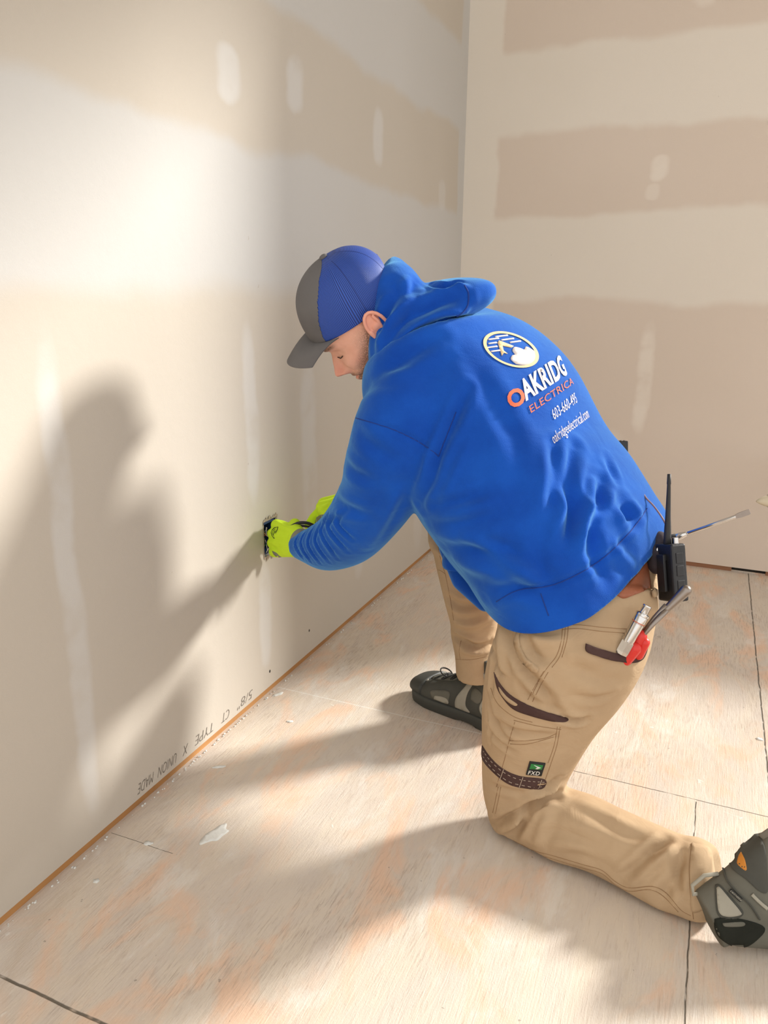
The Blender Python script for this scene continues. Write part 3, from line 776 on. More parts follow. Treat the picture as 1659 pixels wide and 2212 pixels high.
m_groove = plain('seam_groove', srgb(150, 118, 84), .9)  # darker tan for the sewn seam lines
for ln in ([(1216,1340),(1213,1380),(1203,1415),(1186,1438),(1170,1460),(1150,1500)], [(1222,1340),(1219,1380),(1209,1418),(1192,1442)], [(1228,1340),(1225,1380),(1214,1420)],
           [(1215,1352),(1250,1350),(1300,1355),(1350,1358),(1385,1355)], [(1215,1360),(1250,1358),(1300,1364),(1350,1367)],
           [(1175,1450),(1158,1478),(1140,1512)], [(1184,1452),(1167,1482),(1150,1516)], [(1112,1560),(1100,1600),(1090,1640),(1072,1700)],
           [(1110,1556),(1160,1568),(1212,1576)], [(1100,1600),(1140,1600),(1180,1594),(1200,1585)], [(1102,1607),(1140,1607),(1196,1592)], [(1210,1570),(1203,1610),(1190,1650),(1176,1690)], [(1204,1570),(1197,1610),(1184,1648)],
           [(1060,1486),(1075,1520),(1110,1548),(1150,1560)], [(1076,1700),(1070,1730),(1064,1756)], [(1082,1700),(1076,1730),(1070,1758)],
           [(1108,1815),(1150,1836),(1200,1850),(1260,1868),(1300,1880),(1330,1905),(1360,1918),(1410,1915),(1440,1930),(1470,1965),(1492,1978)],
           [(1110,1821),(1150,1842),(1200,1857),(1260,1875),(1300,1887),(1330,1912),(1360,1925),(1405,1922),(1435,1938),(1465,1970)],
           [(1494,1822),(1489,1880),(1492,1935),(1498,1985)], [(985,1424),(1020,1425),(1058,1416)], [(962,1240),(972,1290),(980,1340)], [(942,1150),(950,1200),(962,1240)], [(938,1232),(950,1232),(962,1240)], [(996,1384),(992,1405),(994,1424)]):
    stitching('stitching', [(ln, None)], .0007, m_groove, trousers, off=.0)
kb_p = trousers.children
stitching('stitching', [([(1046,1622),(1062,1643),(1088,1666),(1122,1682),(1176,1689)], 1), ([(1046,1634),(1066,1660),(1100,1687),(1140,1697),(1173,1699)], 1), ([(1089,1661),(1080,1686)], None), ([(1130,1677),(1121,1702)], None), ([(1170,1683),(1162,1704)], None)], .0007, m_thread_l, trousers, off=.0024)
# badge above the knee
g = G(); patch(g, [(1144,1644),(1178,1648),(1169,1675),(1136,1672)], CP, 4, .0024, .003, False); badge = g.obj('badge', plain('badge_black', (.012, .012, .012, 1), .7), trousers)
tag(badge, 'square black and green cloth badge')
g = G(); patch(g, [(1147,1648),(1173,1651),(1169.5,1660.5),(1143.5,1659)], CP, 3, .0030, .001, False); g.obj('green_field', plain('badge_green', srgb(42, 128, 62), .7), badge)
g = G(); patch(g, [(1153,1650),(1168,1656),(1160,1659),(1156,1658),(1161,1656)], CP, 2, .0035, .001, False); g.obj('arrow', plain('badge_white', srgb(225, 225, 220), .7), badge)
def bfn(O, ux, vx):
    return lambda u, v: hit(tb, O[0]+ux[0]*u+vx[0]*v, O[1]+ux[1]*u+vx[1]*v)
g = G(); textmesh(g, 'FXD', bfn((1140, 1670), (24, 2.4), (3.2, -9.2)), size=1.25, bold=.012, spacing=1.12, fit=1.0, off=.0034); g.obj('lettering', plain('badge_text', srgb(235, 232, 225), .7), badge)
# belt
m_belt = plain('leather_belt', srgb(158, 92, 62), .5, 0, .5, 160.)
p = panel('belt', [(1330,1284),(1370,1245),(1400,1205),(1420,1180),(1434,1190),(1428,1240),(1398,1272),(1368,1286),(1346,1293)], m_belt, trousers, off=.004, th=.01)
tag(p, 'brown leather belt')
panel('belt_loop', [(1396,1222),(1406,1216),(1409,1245),(1412,1284),(1405,1289),(1400,1252)], m_khaki, trousers, off=.009, th=.005, step=5)

# ---- lettering and round mark on the back of the hoodie
m_orange = plain('print_orange', srgb(236, 118, 82), .85, 0, .6, 900.); m_cream = plain('print_cream', srgb(250, 214, 160), .85, 0, .6, 900.); m_pale = plain('print_white', srgb(236, 226, 222), .85, 0, .5, 900.)
Bp = lambda x, y: hit(hb, x, y)[0]
O1 = Bp(1104, 757); O2 = Bp(1232, 950) if Bp(1232, 950) is not None else Bp(1220, 950)
vd = nrm(O1-O2); pa = Bp(1110, 868); pb = Bp(1170, 838); ux = nrm(pb-pa); ux = nrm(ux-vd*np.dot(ux, vd)); W = np.cross(ux, vd)
if np.dot(W, CAM-O1) < 0: W = -W
def bp(O): return planeproj(hb, O, ux, vd, W)
def logo_px(cx, cy, ax, ay): # affine from mark coordinates to sight coordinates, used for the small pieces
    return lambda u, v: hit(hb, cx+ax[0]*u+ay[0]*v, cy+ax[1]*u+ay[1]*v)
LG = logo_px(1103, 756, (44, -6), (-29, -34))
class _U: pass
def lpoly(g, pts, off=.0016, step=.16, smooth=False): patch(g, pts, LG, step, off, .002, smooth)
g = G(); ring_o = [(1.14*math.cos(a), 1.14*math.sin(a)) for a in np.linspace(0, 2*math.pi, 48, endpoint=False)]
Qo = [LG(*q) for q in ring_o]; Qi = [LG(q[0]*.88, q[1]*.88) for q in ring_o]; ok = [i for i in range(48) if Qo[i][0] is not None and Qi[i][0] is not None]
RV = []; RF = []
for i in range(48):
    j = (i+1) % 48
    if i in ok and j in ok:
        b = len(RV); RV += [Qo[i][0]+Qo[i][1]*.0018, Qo[j][0]+Qo[j][1]*.0018, Qi[j][0]+Qi[j][1]*.0018, Qi[i][0]+Qi[i][1]*.0018]; RF.append((b, b+1, b+2, b+3))
g.add(RV, RF); emblem = g.obj('emblem', m_cream, hoodie); tag(emblem, 'round cream print of peaks, trees and cloud lines')
g = G()
lpoly(g, [(-.62,-.28),(-.30,.52),(-.18,.62),(.25,.18),(.10,.12),(-.08,.22),(-.22,.30),(-.36,.0),(-.30,-.2),(-.42,-.12)]); g.obj('peaks', m_cream, emblem)
g = G(); lpoly(g, [(-.30,-.85),(-.35,-.55),(-.18,-.35),(.0,-.30),(.05,-.05),(.25,.12),(.45,.02),(.58,-.1),(.78,.05),(.92,-.15),(.95,-.38),(.72,-.72),(.35,-.95),(.0,-.98)], smooth=True); g.obj('trees', m_pale, emblem)
for a, b, c in ((-.75,.30,.28),(-.55,.52,.2),(-.72,.05,.22),(.25,.62,.3),(.5,.42,.26),(-.35,.75,.25),(.1,.85,.3)):
    g = G(); lpoly(g, [(a-c,b-.035),(a+c,b-.035),(a+c,b+.035),(a-c,b+.035)], step=.1)
    if g.V: g.obj('cloud_line', m_pale, emblem)
# word lines: (text, start px, direction px per unit, height px, mat)
def lineproj(x, y, dx, dy, hx, hy):
    return lambda u, v: hit(hb, x+dx*u+hx*v, y+dy*u+hy*v)
def word(name, body, a, b, h, mat, bold=0., off=.002, power=1.0):
    """a: first letter foot, b: last letter foot (letters crowd together as the cloth turns away)"""
    g = G(); ax = np.array(a, float); bx = np.array(b, float)
    def fn(u, v):
        t = 1-(1-min(u, 1.2))**1.0 if u <= 1 else u
        t = u if power == 1 else (1-(1-u)**power if u <= 1 else 1)
        q = ax+(bx-ax)*t+np.array(h)*v
        return hit(hb, q[0], q[1])
    textmesh(g, body, fn, size=1.4, bold=bold, fit=1.0, off=off, spacing=1.05)
    if g.V: return g.obj(name, mat, hoodie)
word('letter', 'O', (1102,884), (1137,868), (-12,-34), m_orange, .05)
word('wordmark', 'AKRIDG', (1134,866), (1224,808), (-16,-40), m_pale, .05, power=1.25)
word('lettering', 'ELECTRICA', (1146,893), (1238,830), (-5,-15), m_orange, .0, power=1.2)
word('phone_number', '603-660-495', (1196,908), (1246,870), (-7,-22), m_pale, .0, power=1.15)
word('web_address', 'oakridgeelectrical.com', (1196,960), (1272,902), (-8,-22), m_pale, .0, power=1.15)

# ---- cap
CAPF = frame_at(P(751, 662, 1.595), 33, 17)
def cap_xyz(t, s_, k=1.0):
    r = (1-s_**2.7)**(1/2.15); z = .122*s_-.014
    c, q = math.cos(t), math.sin(t); c = math.copysign(abs(c)**.84, c); q = math.copysign(abs(q)**.84, q); ax = .101+.004*s_ if c > 0 else .112
    return (ax*r*c*k-.012*s_*s_, .090*r*q*k, z*k)
NA, NS = 240, 90
cv = {}
def cap_part(name, keep, mat, k=1.0):
    V = []; F = []; idx = {}; A = []
    def vi(i, j):
        key = (i % NA, j)
        if key not in idx:
            t = 2*math.pi*key[0]/NA; s_ = math.sin(j/NS*math.pi/2)
            idx[key] = len(V); V.append(cap_xyz(t, s_, k)); A.append((t, s_))
        return idx[key]
    for j in range(NS):
        for i in range(NA):
            x, y, z = cap_xyz(2*math.pi*(i+.5)/NA, math.sin((j+.5)/NS*math.pi/2), k)
            if keep(x, y, z): F.append((vi(i, j), vi(i+1, j), vi(i+1, j+1), vi(i, j+1)))
    o = meshobj(name, tolocal(CAPF, V), F, mat)
    for nm_, q in (('ang', 0), ('ht', 1)):
        a = o.data.attributes.new(nm_, 'FLOAT', 'POINT'); a.data.foreach_set('value', [b[q] for b in A])
    bm = bmesh.new(); bm.from_mesh(o.data); bmesh.ops.remove_doubles(bm, verts=bm.verts, dist=1e-5); bmesh.ops.recalc_face_normals(bm, faces=bm.faces); bm.to_mesh(o.data); bm.free()
    m = o.modifiers.new('s', 'SOLIDIFY'); m.thickness = .0018; m.offset = 1
    return o
xb = lambda z: np.interp(z, [0, .03, .063, .09, .11, .13], [.074, .064, .044, .020, -.008, -.03])
hole = lambda x, y, z: x < -.03 and z < .052 and abs(y) < .052*math.sqrt(max(0, 1-(z/.052)**2)) and z > .012
def meshcloth():
    t = NT('cap_mesh_blue'); v = t.obj(); a = t.n('ShaderNodeAttribute'); a.attribute_name = 'ang'; h = t.n('ShaderNodeAttribute'); h.attribute_name = 'ht'
    st = t.math('SINE', t.math('MULTIPLY', a.outputs['Fac'], 230.)); hh = t.math('SINE', t.math('MULTIPLY', h.outputs['Fac'], 330.))
    f = t.ramp(t.math('ADD', st, t.math('MULTIPLY', hh, .35)), -.6, .6)
    t.col(t.mix(f, srgb(22, 44, 112), srgb(48, 90, 186)))
    return t.fin(.5, 0, t.bump(f, .6, .0012), .4)
m_capmesh = meshcloth(); m_capgrey = cloth('cap_grey', srgb(104, 102, 102), srgb(94, 92, 93), 800., .85, .3, 0, .0005)
cap = cap_part('cap', lambda x, y, z: x <= xb(z) and not hole(x, y, z), m_capmesh); cap.parent = body
fp = cap_part('front_panel', lambda x, y, z: x > xb(z), m_capgrey, 1.006); fp.parent = cap; tag(fp, 'plain grey front panel')
V = []; F = []; nu, nv = 40, 14
for i in range(nu+1):
    u = -1+2*i/nu; t = u*math.radians(66)
    a = np.array([.1015*math.cos(t)**.84, .095*math.copysign(abs(math.sin(t))**.84, t)]); b_ = np.array([.098+.073*math.cos(u*1.35)**.55*(1-.08*u*u), .080*u*(1-.10*u*u)])
    for j in range(nv+1):
        q = j/nv; xy = a*(1-q)+b_*q
        V.append((xy[0], xy[1], -.013-.016*q**1.3-.013*u*u*(.2+.8*q)+.004*math.sin(math.pi*q)))
for i in range(nu):
    for j in range(nv):
        k = i*(nv+1)+j; F.append((k, k+nv+1, k+nv+2, k+1))
br = meshobj('brim', tolocal(CAPF, V), F, m_capgrey, cap); m = br.modifiers.new('s', 'SOLIDIFY'); m.thickness = .004; m.offset = 0
m = br.modifiers.new('b', 'BEVEL'); m.width = .001; m.segments = 2
tag(br, 'grey curved brim')
c_, x_, y_, z_ = CAPF
g = G(); g.ellip(tolocal(CAPF, [(-.012, 0, .111)])[0], x_*.009, y_*.009, z_*.005, 16, 8); g.obj('button', m_capgrey, cap)
g = G(); g.tube(tolocal(CAPF, [(-.1105*math.cos(a), .0885*math.sin(a)*1.0, -.004) for a in np.linspace(-.75, .75, 20)]), .0042, 8); g.obj('strap', plain('strap_blue', srgb(24, 40, 92), .5), cap)
ed = [(-.1115*math.sqrt(max(0, 1-(.052*math.cos(a)/.09)**2))*(1-.06*math.sin(a)), .052*math.cos(a), .012+.042*math.sin(a)) for a in np.linspace(0, math.pi, 24)]
g = G(); g.tube(tolocal(CAPF, ed), .0022, 8); g.obj('binding', plain('binding_blue', srgb(36, 60, 130), .7), cap)
for aa in (-.62, .62, 1.75, -1.75, 2.62, -2.62):
    g = G(); g.tube(tolocal(CAPF, [cap_xyz(aa, s_, 1.012) for s_ in np.linspace(.05 if abs(aa) < 2 else .42, .985, 24)]), .0009, 6)
    g.obj('panel_seam', m_capgrey if abs(aa) < 1 else plain('seam_navy', srgb(30, 50, 118), .8), cap)
g = G(); q = [(a, b) for a, b in ((-.30,.30),(.30,.30),(.30,.62),(-.30,.62))]
PV = []; PFc = []
for i in range(9):
    for j in range(7):
        x, y, z = cap_xyz(-.34+.68*i/8, .26+.36*j/6, 1.022); PV.append((x, y, z))
for i in range(8):
    for j in range(6): k = i*7+j; PFc.append((k, k+7, k+8, k+1))
pt = meshobj('front_patch', tolocal(CAPF, PV), PFc, plain('patch_dark', srgb(60, 52, 50), .7), cap); m = pt.modifiers.new('s', 'SOLIDIFY'); m.thickness = .002

# ---- gloves
m_neon = None
def neon():
    t = NT('neon_knit'); v = t.obj(); n = t.noise(v, 1400., 2); st = t.noise(t.mapv(v, (300, 300, 900)), 1., 1)
    t.col(t.mix(t.noise(v, 20., 3), srgb(206, 238, 52), srgb(188, 224, 40)))
    return t.fin(.8, 0, t.bump(t.math('ADD', n, st), .5, .0008), .2)
m_neon = neon(); m_palm = plain('glove_rubber', srgb(122, 124, 108), .7, 0, .5, 400.)
def hand(name, W_, K_, side_up, curls, spread=.0, thumb=True, size=1.12, fat=1.25):
    """W_: wrist, K_: middle knuckle, side_up: direction of the index side; curls: bend (deg) at three joints per finger"""
    x = nrm(K_-W_); y = nrm(side_up-x*np.dot(side_up, x)); n = np.cross(x, y)
    if np.dot(n, CAM-W_) < 0: n = -n
    L = np.linalg.norm(K_-W_); g = G(); off = [.033, .011, -.011, -.031]; ln = [(.040,.025,.02), (.044,.029,.021), (.041,.027,.021), (.033,.021,.018)]
    for i in range(4):
        k = W_+x*(L-.006*abs(i-1.2))+y*off[i]*size+n*(.004 if i in (1, 2) else 0)
        g.capsule(W_+y*off[i]*.55*size, k, .0165*fat*.9, .0125*fat, 14)
        g.capsule(W_+y*off[i]*.62*size-n*.012+x*.02, k-n*.012, .0135*fat, .0115*fat, 14)
        a = 0; p0 = k; rr = [.0100, .0090, .0082, .0070]
        for j in range(3):
            a += math.radians(curls[i][j]); d = x*math.cos(a)-n*math.sin(a)+y*off[i]*spread
            p1 = p0+nrm(d)*ln[i][j]*size; g.capsule(p0, p1, rr[j]*fat, rr[j+1]*fat, 12); p0 = p1
    if thumb:
        b = W_+x*.028+y*.026*size-n*.008; q1 = b+nrm(x*.95+y*.42-n*.4)*.036*size; q2 = q1+nrm(x*.95+y*.05-n*.5)*.030*size; q3 = q2+nrm(x*.9-y*.2-n*.6)*.024*size
        g.chain([b, q1, q2, q3], [.0165*fat*.85, .0125*fat, .0108*fat, .009*fat], 12)
    g.capsule(W_-x*.045, W_, .0255, .0265, 16)
    me = remesh(g, .0021, 5, .5); return me, (W_, x, y, n)
WL = P(643, 1171, 1.935); KL = P(592, 1163, 2.035)
mel, fl_ = hand('glove', WL, KL, UP*1.0+RT*.12, [(28, 50, 30), (20, 45, 30), (25, 45, 30), (35, 50, 30)], size=1.08, fat=1.3)
gb = bvh(mel)
crease(mel, gb, [([(596,1120),(612,1128),(628,1135)], .002, .005), ([(588,1150),(596,1152)], .0015, .004), ([(584,1178),(592,1182),(600,1190)], .002, .004)])
glove = fromme('glove', mel, m_neon, body); tag(glove, 'neon yellow-green work glove at the outlet')
gb = bvh(mel); W_, x, y, n = fl_
g = G(); R_ = []
for q, r in ((-.034, .031), (-.030, .0335), (-.012, .0335), (-.008, .031)):
    R_.append([W_+x*q+y*r*1.05*math.cos(a)+n*r*.9*math.sin(a) for a in np.linspace(0, 2*math.pi, 32, endpoint=False)])
g.rings(R_); cuff = g.obj('cuff', m_palm, glove); tag(cuff, 'grey cuff')
m_ink = plain('glove_print', srgb(40, 60, 30), .7)
HG = lambda u, v: hit(gb, 592+u, 1152+v)
gi = G()
def gl(pts, r=.0008):
    q = [HG(*p_) for p_ in pts]; q = [a+b*.0006 for a, b in q if a is not None]
    if len(q) > 1:
        g = G(); g.tube(q, r, 6); g.obj('print', m_ink, glove)
gl([(0.5,11),(-4,5),(-6,-1),(-4,-7),(1,-12),(9,-14),(0.5,11)], .0010); gl([(0,6),(-3,1),(-2,-5),(3,-9)], .0007); gl([(-1,3),(2,-5),(3,-1),(4,-6)], .0007)
g = G(); patch(g, [(588,1190),(597,1194),(606,1202),(618,1204),(604,1206),(592,1198)], lambda a, b: hit(gb, a, b), 3, .0008, .001); 
if g.V: g.obj('palm_coating', m_palm, glove)
WR2 = P(742, 1088, 1.985); KR2 = P(697, 1103, 1.985)
mer, fr_ = hand('glove', WR2, KR2, FW*.75+UP*.45, [(62, 50, 30), (66, 50, 30), (68, 50, 30), (70, 50, 30)], size=1.05, fat=1.35)
glove2 = fromme('glove', mer, m_neon, body); tag(glove2, 'neon yellow-green work glove behind the sleeve')
g2b = bvh(mer)
g = G(); patch(g, [(680,1131),(684,1118),(694,1112),(704,1113),(700,1124),(688,1134)], lambda a, b: hit(g2b, a, b), 3, .0012, .001)
if g.V: g.obj('palm_coating', m_palm, glove2)

# ---- boots
m_rub = plain('boot_rubber', srgb(62, 64, 60), .6, 0, .3, 120.); m_nub = cloth('boot_grey_suede', srgb(112, 110, 100), srgb(98, 97, 88), 700., .9, .35, 0, .0006)
m_dk = cloth('boot_charcoal', srgb(86, 86, 80), srgb(72, 72, 67), 700., .9, .35, 0, .0006); m_lt = cloth('boot_light_grey', srgb(168, 164, 150), srgb(152, 148, 136), 700., .9, .35, 0, .0006)
m_lace = plain('boot_lace', srgb(52, 50, 46), .8, 0, .4, 900.); m_or = plain('boot_orange', srgb(216, 140, 50), .6)
def boot_meshes():
    S = [(-.086,.020,.075),(-.078,.030,.085),(-.06,.037,.095),(-.02,.041,.108),(.03,.044,.108),(.07,.047,.095),(.10,.050,.081),(.13,.0525,.070),(.16,.052,.062),(.185,.046,.055),(.203,.035,.047),(.212,.020,.038)]
    A = cr([list(a) for a in S], 4); g = G(); R_ = []
    for x, w_, zt in A:
        r = []; z0 = .016
        for k in range(36):
            q = 2*math.pi*k/36; c, s_ = math.cos(q), math.sin(q); zc = z0+(zt-z0)*.42
            z = zc+(zt-zc)*abs(s_)**.85 if s_ > 0 else zc-(zc-z0)*abs(s_)**.6
            wy = w_*np.sign(c)*abs(c)**(.8 if s_ < 0 else .75)
            if x < .1: wy *= 1-.18*max(0, s_)
            r.append((x, wy+.006*math.sin(max(0, x)*9), z))
        R_.append(r)
    g.rings(R_)
    R_ = []
    for z, cx_, ax, ay in ((.05,-.024,.055,.036),(.08,-.024,.057,.038),(.11,-.026,.051,.038),(.135,-.028,.048,.037),(.155,-.029,.046,.036),(.175,-.030,.044,.035)):
        R_.append([(cx_+ax*math.cos(a), ay*math.sin(a), z+(.008*math.cos(a))) for a in np.linspace(0, 2*math.pi, 36, endpoint=False)])
    g.rings(R_)
    g.capsule((.035, 0, .10), (.0, 0, .145), .03, .03)
    up = remesh(g, .003, 6, .5)
    g = G(); V = []; 
    def outl(sc, z, n=80):
        o_ = []
        for k in range(n):
            a = 2*math.pi*k/n; x = .063+.155*math.cos(a); w_ = np.interp(x, [-.09,-.07,-.03,.03,.08,.14,.18,.205,.218], [.012,.036,.042,.043,.050,.0565,.052,.036,.010])
            s_ = math.sin(a); yy = w_*np.sign(s_)*min(1, abs(s_)*1.8)*sc+.006*math.sin(max(0, x)*9)
            lift = .010*max(0, (x-.14)/.08)**2+(.004 if -.0 < x < .05 and z < .01 else 0)
            o_.append((x*1.0, yy, z+lift))
        return o_
    g.rings([outl(.96, .0), outl(1.0, .004), outl(1.02, .012), outl(1.05, .018), outl(1.03, .027), outl(.97, .031)])
    sole = g
    g = G(); A2 = [a for a in A if a[0] > .146]; R_ = []
    for x, w_, zt in A2:
        zt2 = zt+.003; z0 = .022
        R_.append([(x+.0035, (w_+.0032)*np.sign(math.cos(q))*abs(math.cos(q))**.75+.006*math.sin(x*9), z0+(zt2-z0)*(.42+.58*abs(math.sin(q))**.85) if math.sin(q) > 0 else z0+(zt2-z0)*.42*(1-abs(math.sin(q))**.6)) for q in [2*math.pi*k/36 for k in range(36)]])
    g.rings(R_); toe = g
    return up, sole, toe
def place_boot(M, near, lbl, base=None, SCB=1.1, solem=None, generic=True):
    """near: +1 if the side at local +y shows; M: local to world"""
    M = M @ Matrix.Scale(SCB, 4)
    up, sole, toe = boot_meshes(); ub = bvh(up)
    def wpart(g, name, mat, par, **k):
        o = g.obj(name, mat, None, **k); o.data.transform(M); o.parent = par; return o
    o = fromme('boot', up, base or m_dk, body); o.data.transform(M); tag(o, lbl)
    s_ = wpart(sole, 'sole', solem or m_rub, o); t_ = wpart(toe, 'toe_cap', m_rub, o)
    def sidep(u, v):
        loc, n, i, d = ub.ray_cast(Vector((u, .2*near, v)), Vector((0, -near, 0)))
        return (None, None) if loc is None else (np.array(loc), np.array(n))
    def sp(name, poly, mat, off=.0015, step=.006, smooth=True):
        if not generic: return None
        g = G(); patch(g, poly, sidep, step, off, .003, smooth)
        return wpart(g, name, mat, o) if g.V else None
    k = 1.
    sp('side_panel', [(.118,.036),(.124,.052),(.100,.062),(.072,.066),(.070,.048),(.075,.036)], m_nub)
    sp('side_panel', [(.112,.036),(.108,.046),(.082,.050),(.072,.046),(.074,.036)], m_lt, .0025)
    sp('side_panel', [(.052,.034),(.050,.06),(.036,.088),(.026,.108),(.016,.106),(.022,.08),(.022,.05),(.012,.034)], m_lt)
    sp('side_panel', [(.010,.070),(.012,.090),(.000,.100),(-.018,.096),(-.020,.078),(-.010,.066)], m_nub)
    sp('side_panel', [(.012,.122),(.012,.145),(-.010,.150),(-.028,.146),(-.018,.122),(-.004,.112)], m_lt, .003)
    sp('heel_panel', [(-.050,.034),(-.040,.065),(-.048,.10),(-.060,.125),(-.074,.12),(-.078,.09),(-.084,.05),(-.080,.034)], m_nub, .0022)
    sp('trim_line', ribbon([(-.035,.034),(-.02,.06),(-.035,.10),(-.05,.13)], .006), m_lt, .002, .004)
    # dorsum
    def topp(x, y):
        loc, n, i, d = ub.ray_cast(Vector((x, y, .3)), Vector((0, 0, -1)))
        return (None, None) if loc is None else (np.array(loc), np.array(n))
    g = G(); patch(g, [(.15,-.02),(.155,0),(.15,.02),(.10,.024),(.07,.02),(.07,-.02),(.10,-.024)], topp, .006, .0015, .003); wpart(g, 'tongue', m_nub, o)
    g = G(); patch(g, ribbon([(.156,-.036),(.166,-.015),(.166,.015),(.156,.036)], .008), topp, .004, .003, .004); wpart(g, 'toe_seam', m_lt, o)
    for i in range(6):
        x0 = .062+.0145*i; a = []
        for j in range(9):
            y = -.024+.048*j/8; q, n = topp(x0+.010*(j/8-.5)*(1 if i % 2 else -1), y)
            if q is not None: a.append(q+n*.0035)
        if len(a) > 2:
            g = G(); g.tube(a, .0021, 6); wpart(g, 'lace', m_lace, o)
    q0, n0 = topp(.112, 0); lp = [q0+np.array([.016*math.cos(a)+.01, .014*math.sin(a), .008+.006*math.cos(a)]) for a in np.linspace(0, 2*math.pi, 20, endpoint=False)]
    g = G(); g.tube(lp, .0019, 6, closed=True); wpart(g, 'lace', m_lace, o)
    # pull loop and heel mark
    g = G(); g.tube([(-.078, 0, .12), (-.088, 0, .14), (-.086, 0, .165), (-.074, 0, .172), (-.066, 0, .155)], .0032, 8); wpart(g, 'pull_loop', m_lt, o)
    def backp(y, z):
        loc, n, i, d = ub.ray_cast(Vector((-.3, y, z)), Vector((1, 0, 0)))
        return (None, None) if loc is None else (np.array(loc), np.array(n))
    g = G(); patch(g, [(near*.004, .070), (near*.018, .074), (near*.022, .084), (near*.008, .086)], backp, .003, .002, .003)
    if g.V: wpart(g, 'heel_mark', m_or, o)
    return o, sidep, wpart
# front boot, flat on the floor
ta = PF(1040, 1580); tb_ = PF(903, 1512); dx = nrm(tb_-ta); 
toe = PF(905, 1490)
zx = np.array([0, 0, 1.]); yx = np.cross(zx, dx); org = toe-dx*.235
M1 = Matrix(((dx[0], yx[0], 0, org[0]), (dx[1], yx[1], 0, org[1]), (dx[2], yx[2], 1, .001), (0, 0, 0, 1)))
place_boot(M1, 1 if yx[1] < 0 else -1, 'grey work boot flat on the floor')
# rear boot, on its toes
an = P(1612, 1944, 1.35); vdn = nrm(an-CAM)
X2 = nrm(RT*.56-UP*.80-vdn*.12); Z2 = -RT*.86-UP*.50; Z2 = nrm(Z2-X2*np.dot(Z2, X2)); Y2 = np.cross(Z2, X2)
o2 = an-Z2*.118+X2*.024
tz = (o2+X2*.215)[2]
M2 = Matrix(((X2[0], Y2[0], Z2[0], o2[0]), (X2[1], Y2[1], Z2[1], o2[1]), (X2[2], Y2[2], Z2[2], o2[2]), (0, 0, 0, 1)))
rb, sidep2, wp2 = place_boot(M2, 1 if np.dot(Y2, CAM-o2) > 0 else -1, 'grey work boot with the heel raised', m_nub, 1.1, plain('sole_grey', srgb(122, 116, 104), .7, 0, .3, 120.), False)
for ob in [rb]+list(rb.children):   # the toes press flat on the floor
    q = getco(ob.data); q[:, 2] = np.maximum(q[:, 2], .002); setco(ob.data, q)
rbv = bvh(rb.data); RP = camproj(rbv)
def rpart(name, poly, mat, off=.0015, step=5, smooth=True):
    g = G(); patch(g, poly, RP, step, off, .003, smooth)
    return g.obj(name, mat, rb) if g.V else None
m_gb = cloth('boot_greenblack', srgb(44, 46, 40), srgb(34, 36, 31), 500., .85, .4, 0, .0006)
rpart('ankle_flap', [(1543,1985),(1560,1982),(1600,1985),(1640,1996),(1652,2008),(1640,2025),(1612,2044),(1580,2042),(1555,2025),(1545,2005)], m_gb)
rpart('side_panel', [(1545,1912),(1556,1912),(1578,1936),(1602,1964),(1604,1976),(1590,1984),(1562,1984),(1549,1972),(1545,1940)], m_dk)
rpart('side_panel', [(1549,1920),(1556,1918),(1575,1940),(1597,1966),(1598,1975),(1570,1979),(1552,1968)], m_lt, .0035)
rpart('side_panel', [(1560,1993),(1600,1990),(1608,1994),(1600,1999),(1566,2000)], m_nub, .0032, 3)
rpart('heel_panel', [(1574,1862),(1580,1838),(1600,1812),(1630,1795),(1652,1830),(1657,1880),(1657,1925),(1640,1925),(1612,1900),(1585,1880)], m_dk, .002, 6)
rpart('trim_line', ribbon([(1624,1932),(1640,1948),(1657,1962)], 7), m_lt, .003, 3)
rpart('trim_line', ribbon([(1550,1862),(1570,1864)], 5), m_lt, .003, 3)
rpart('trim_line', ribbon([(1562,1870),(1570,1900),(1590,1925),(1620,1955),(1640,1985)], 3), m_dk, .003, 3)
tg_ = rpart('side_tag', [(1574,1926),(1580,1920),(1603,1941),(1598,1948)], plain('tag_dark', (.02, .02, .018, 1), .7), .004, 3, False)
if tg_:
    g = G(); textmesh(g, 'KEEN.DRY', lambda u, v: hit(rbv, 1601-22*u+3.4*v*-1, 1943-20*u+3.8*v), size=1.0, bold=.02, fit=1.0, off=.0055)
    if g.V: g.obj('lettering', m_lt, tg_)
# ================================================================== things in and on the walls
m_box = plain('box_blue', srgb(28, 62, 104), .5); m_paper = plain('torn_paper', srgb(176, 160, 142), .95, 0, .6, 200.)
BX = WX-.002
root = bpy.data.objects.new('electrical_box', None); COL.objects.link(root); root.location = (BX-.03, (HY0+HY1)/2, (HZ0+HZ1)/2)
tag(root, 'blue plastic outlet box with loose wires set in the left wall at the glove', 'electrical box')
def child(o, par):
    o.parent = par; o.matrix_parent_inverse = Matrix.Translation(par.location).inverted(); return o
g = G(); t_ = .004; a0, a1, c0, c1 = HY0+.003, HY1-.003, HZ0+.006, HZ1-.006
g.box((BX-.065, a0, c0), (BX-.060, a1, c1)); g.box((BX-.065, a0, c0), (BX-.001, a0+t_, c1)); g.box((BX-.065, a1-t_, c0), (BX-.001, a1, c1))
g.box((BX-.065, a0, c0), (BX-.001, a1, c0+t_)); g.box((BX-.065, a0, c1-t_), (BX-.001, a1, c1))
child(g.obj('box_body', m_box, None, smooth=False), root)
cols = [srgb(205, 200, 190), srgb(40, 120, 70), srgb(30, 30, 34), srgb(160, 60, 40), srgb(205, 200, 190), srgb(190, 140, 90)]
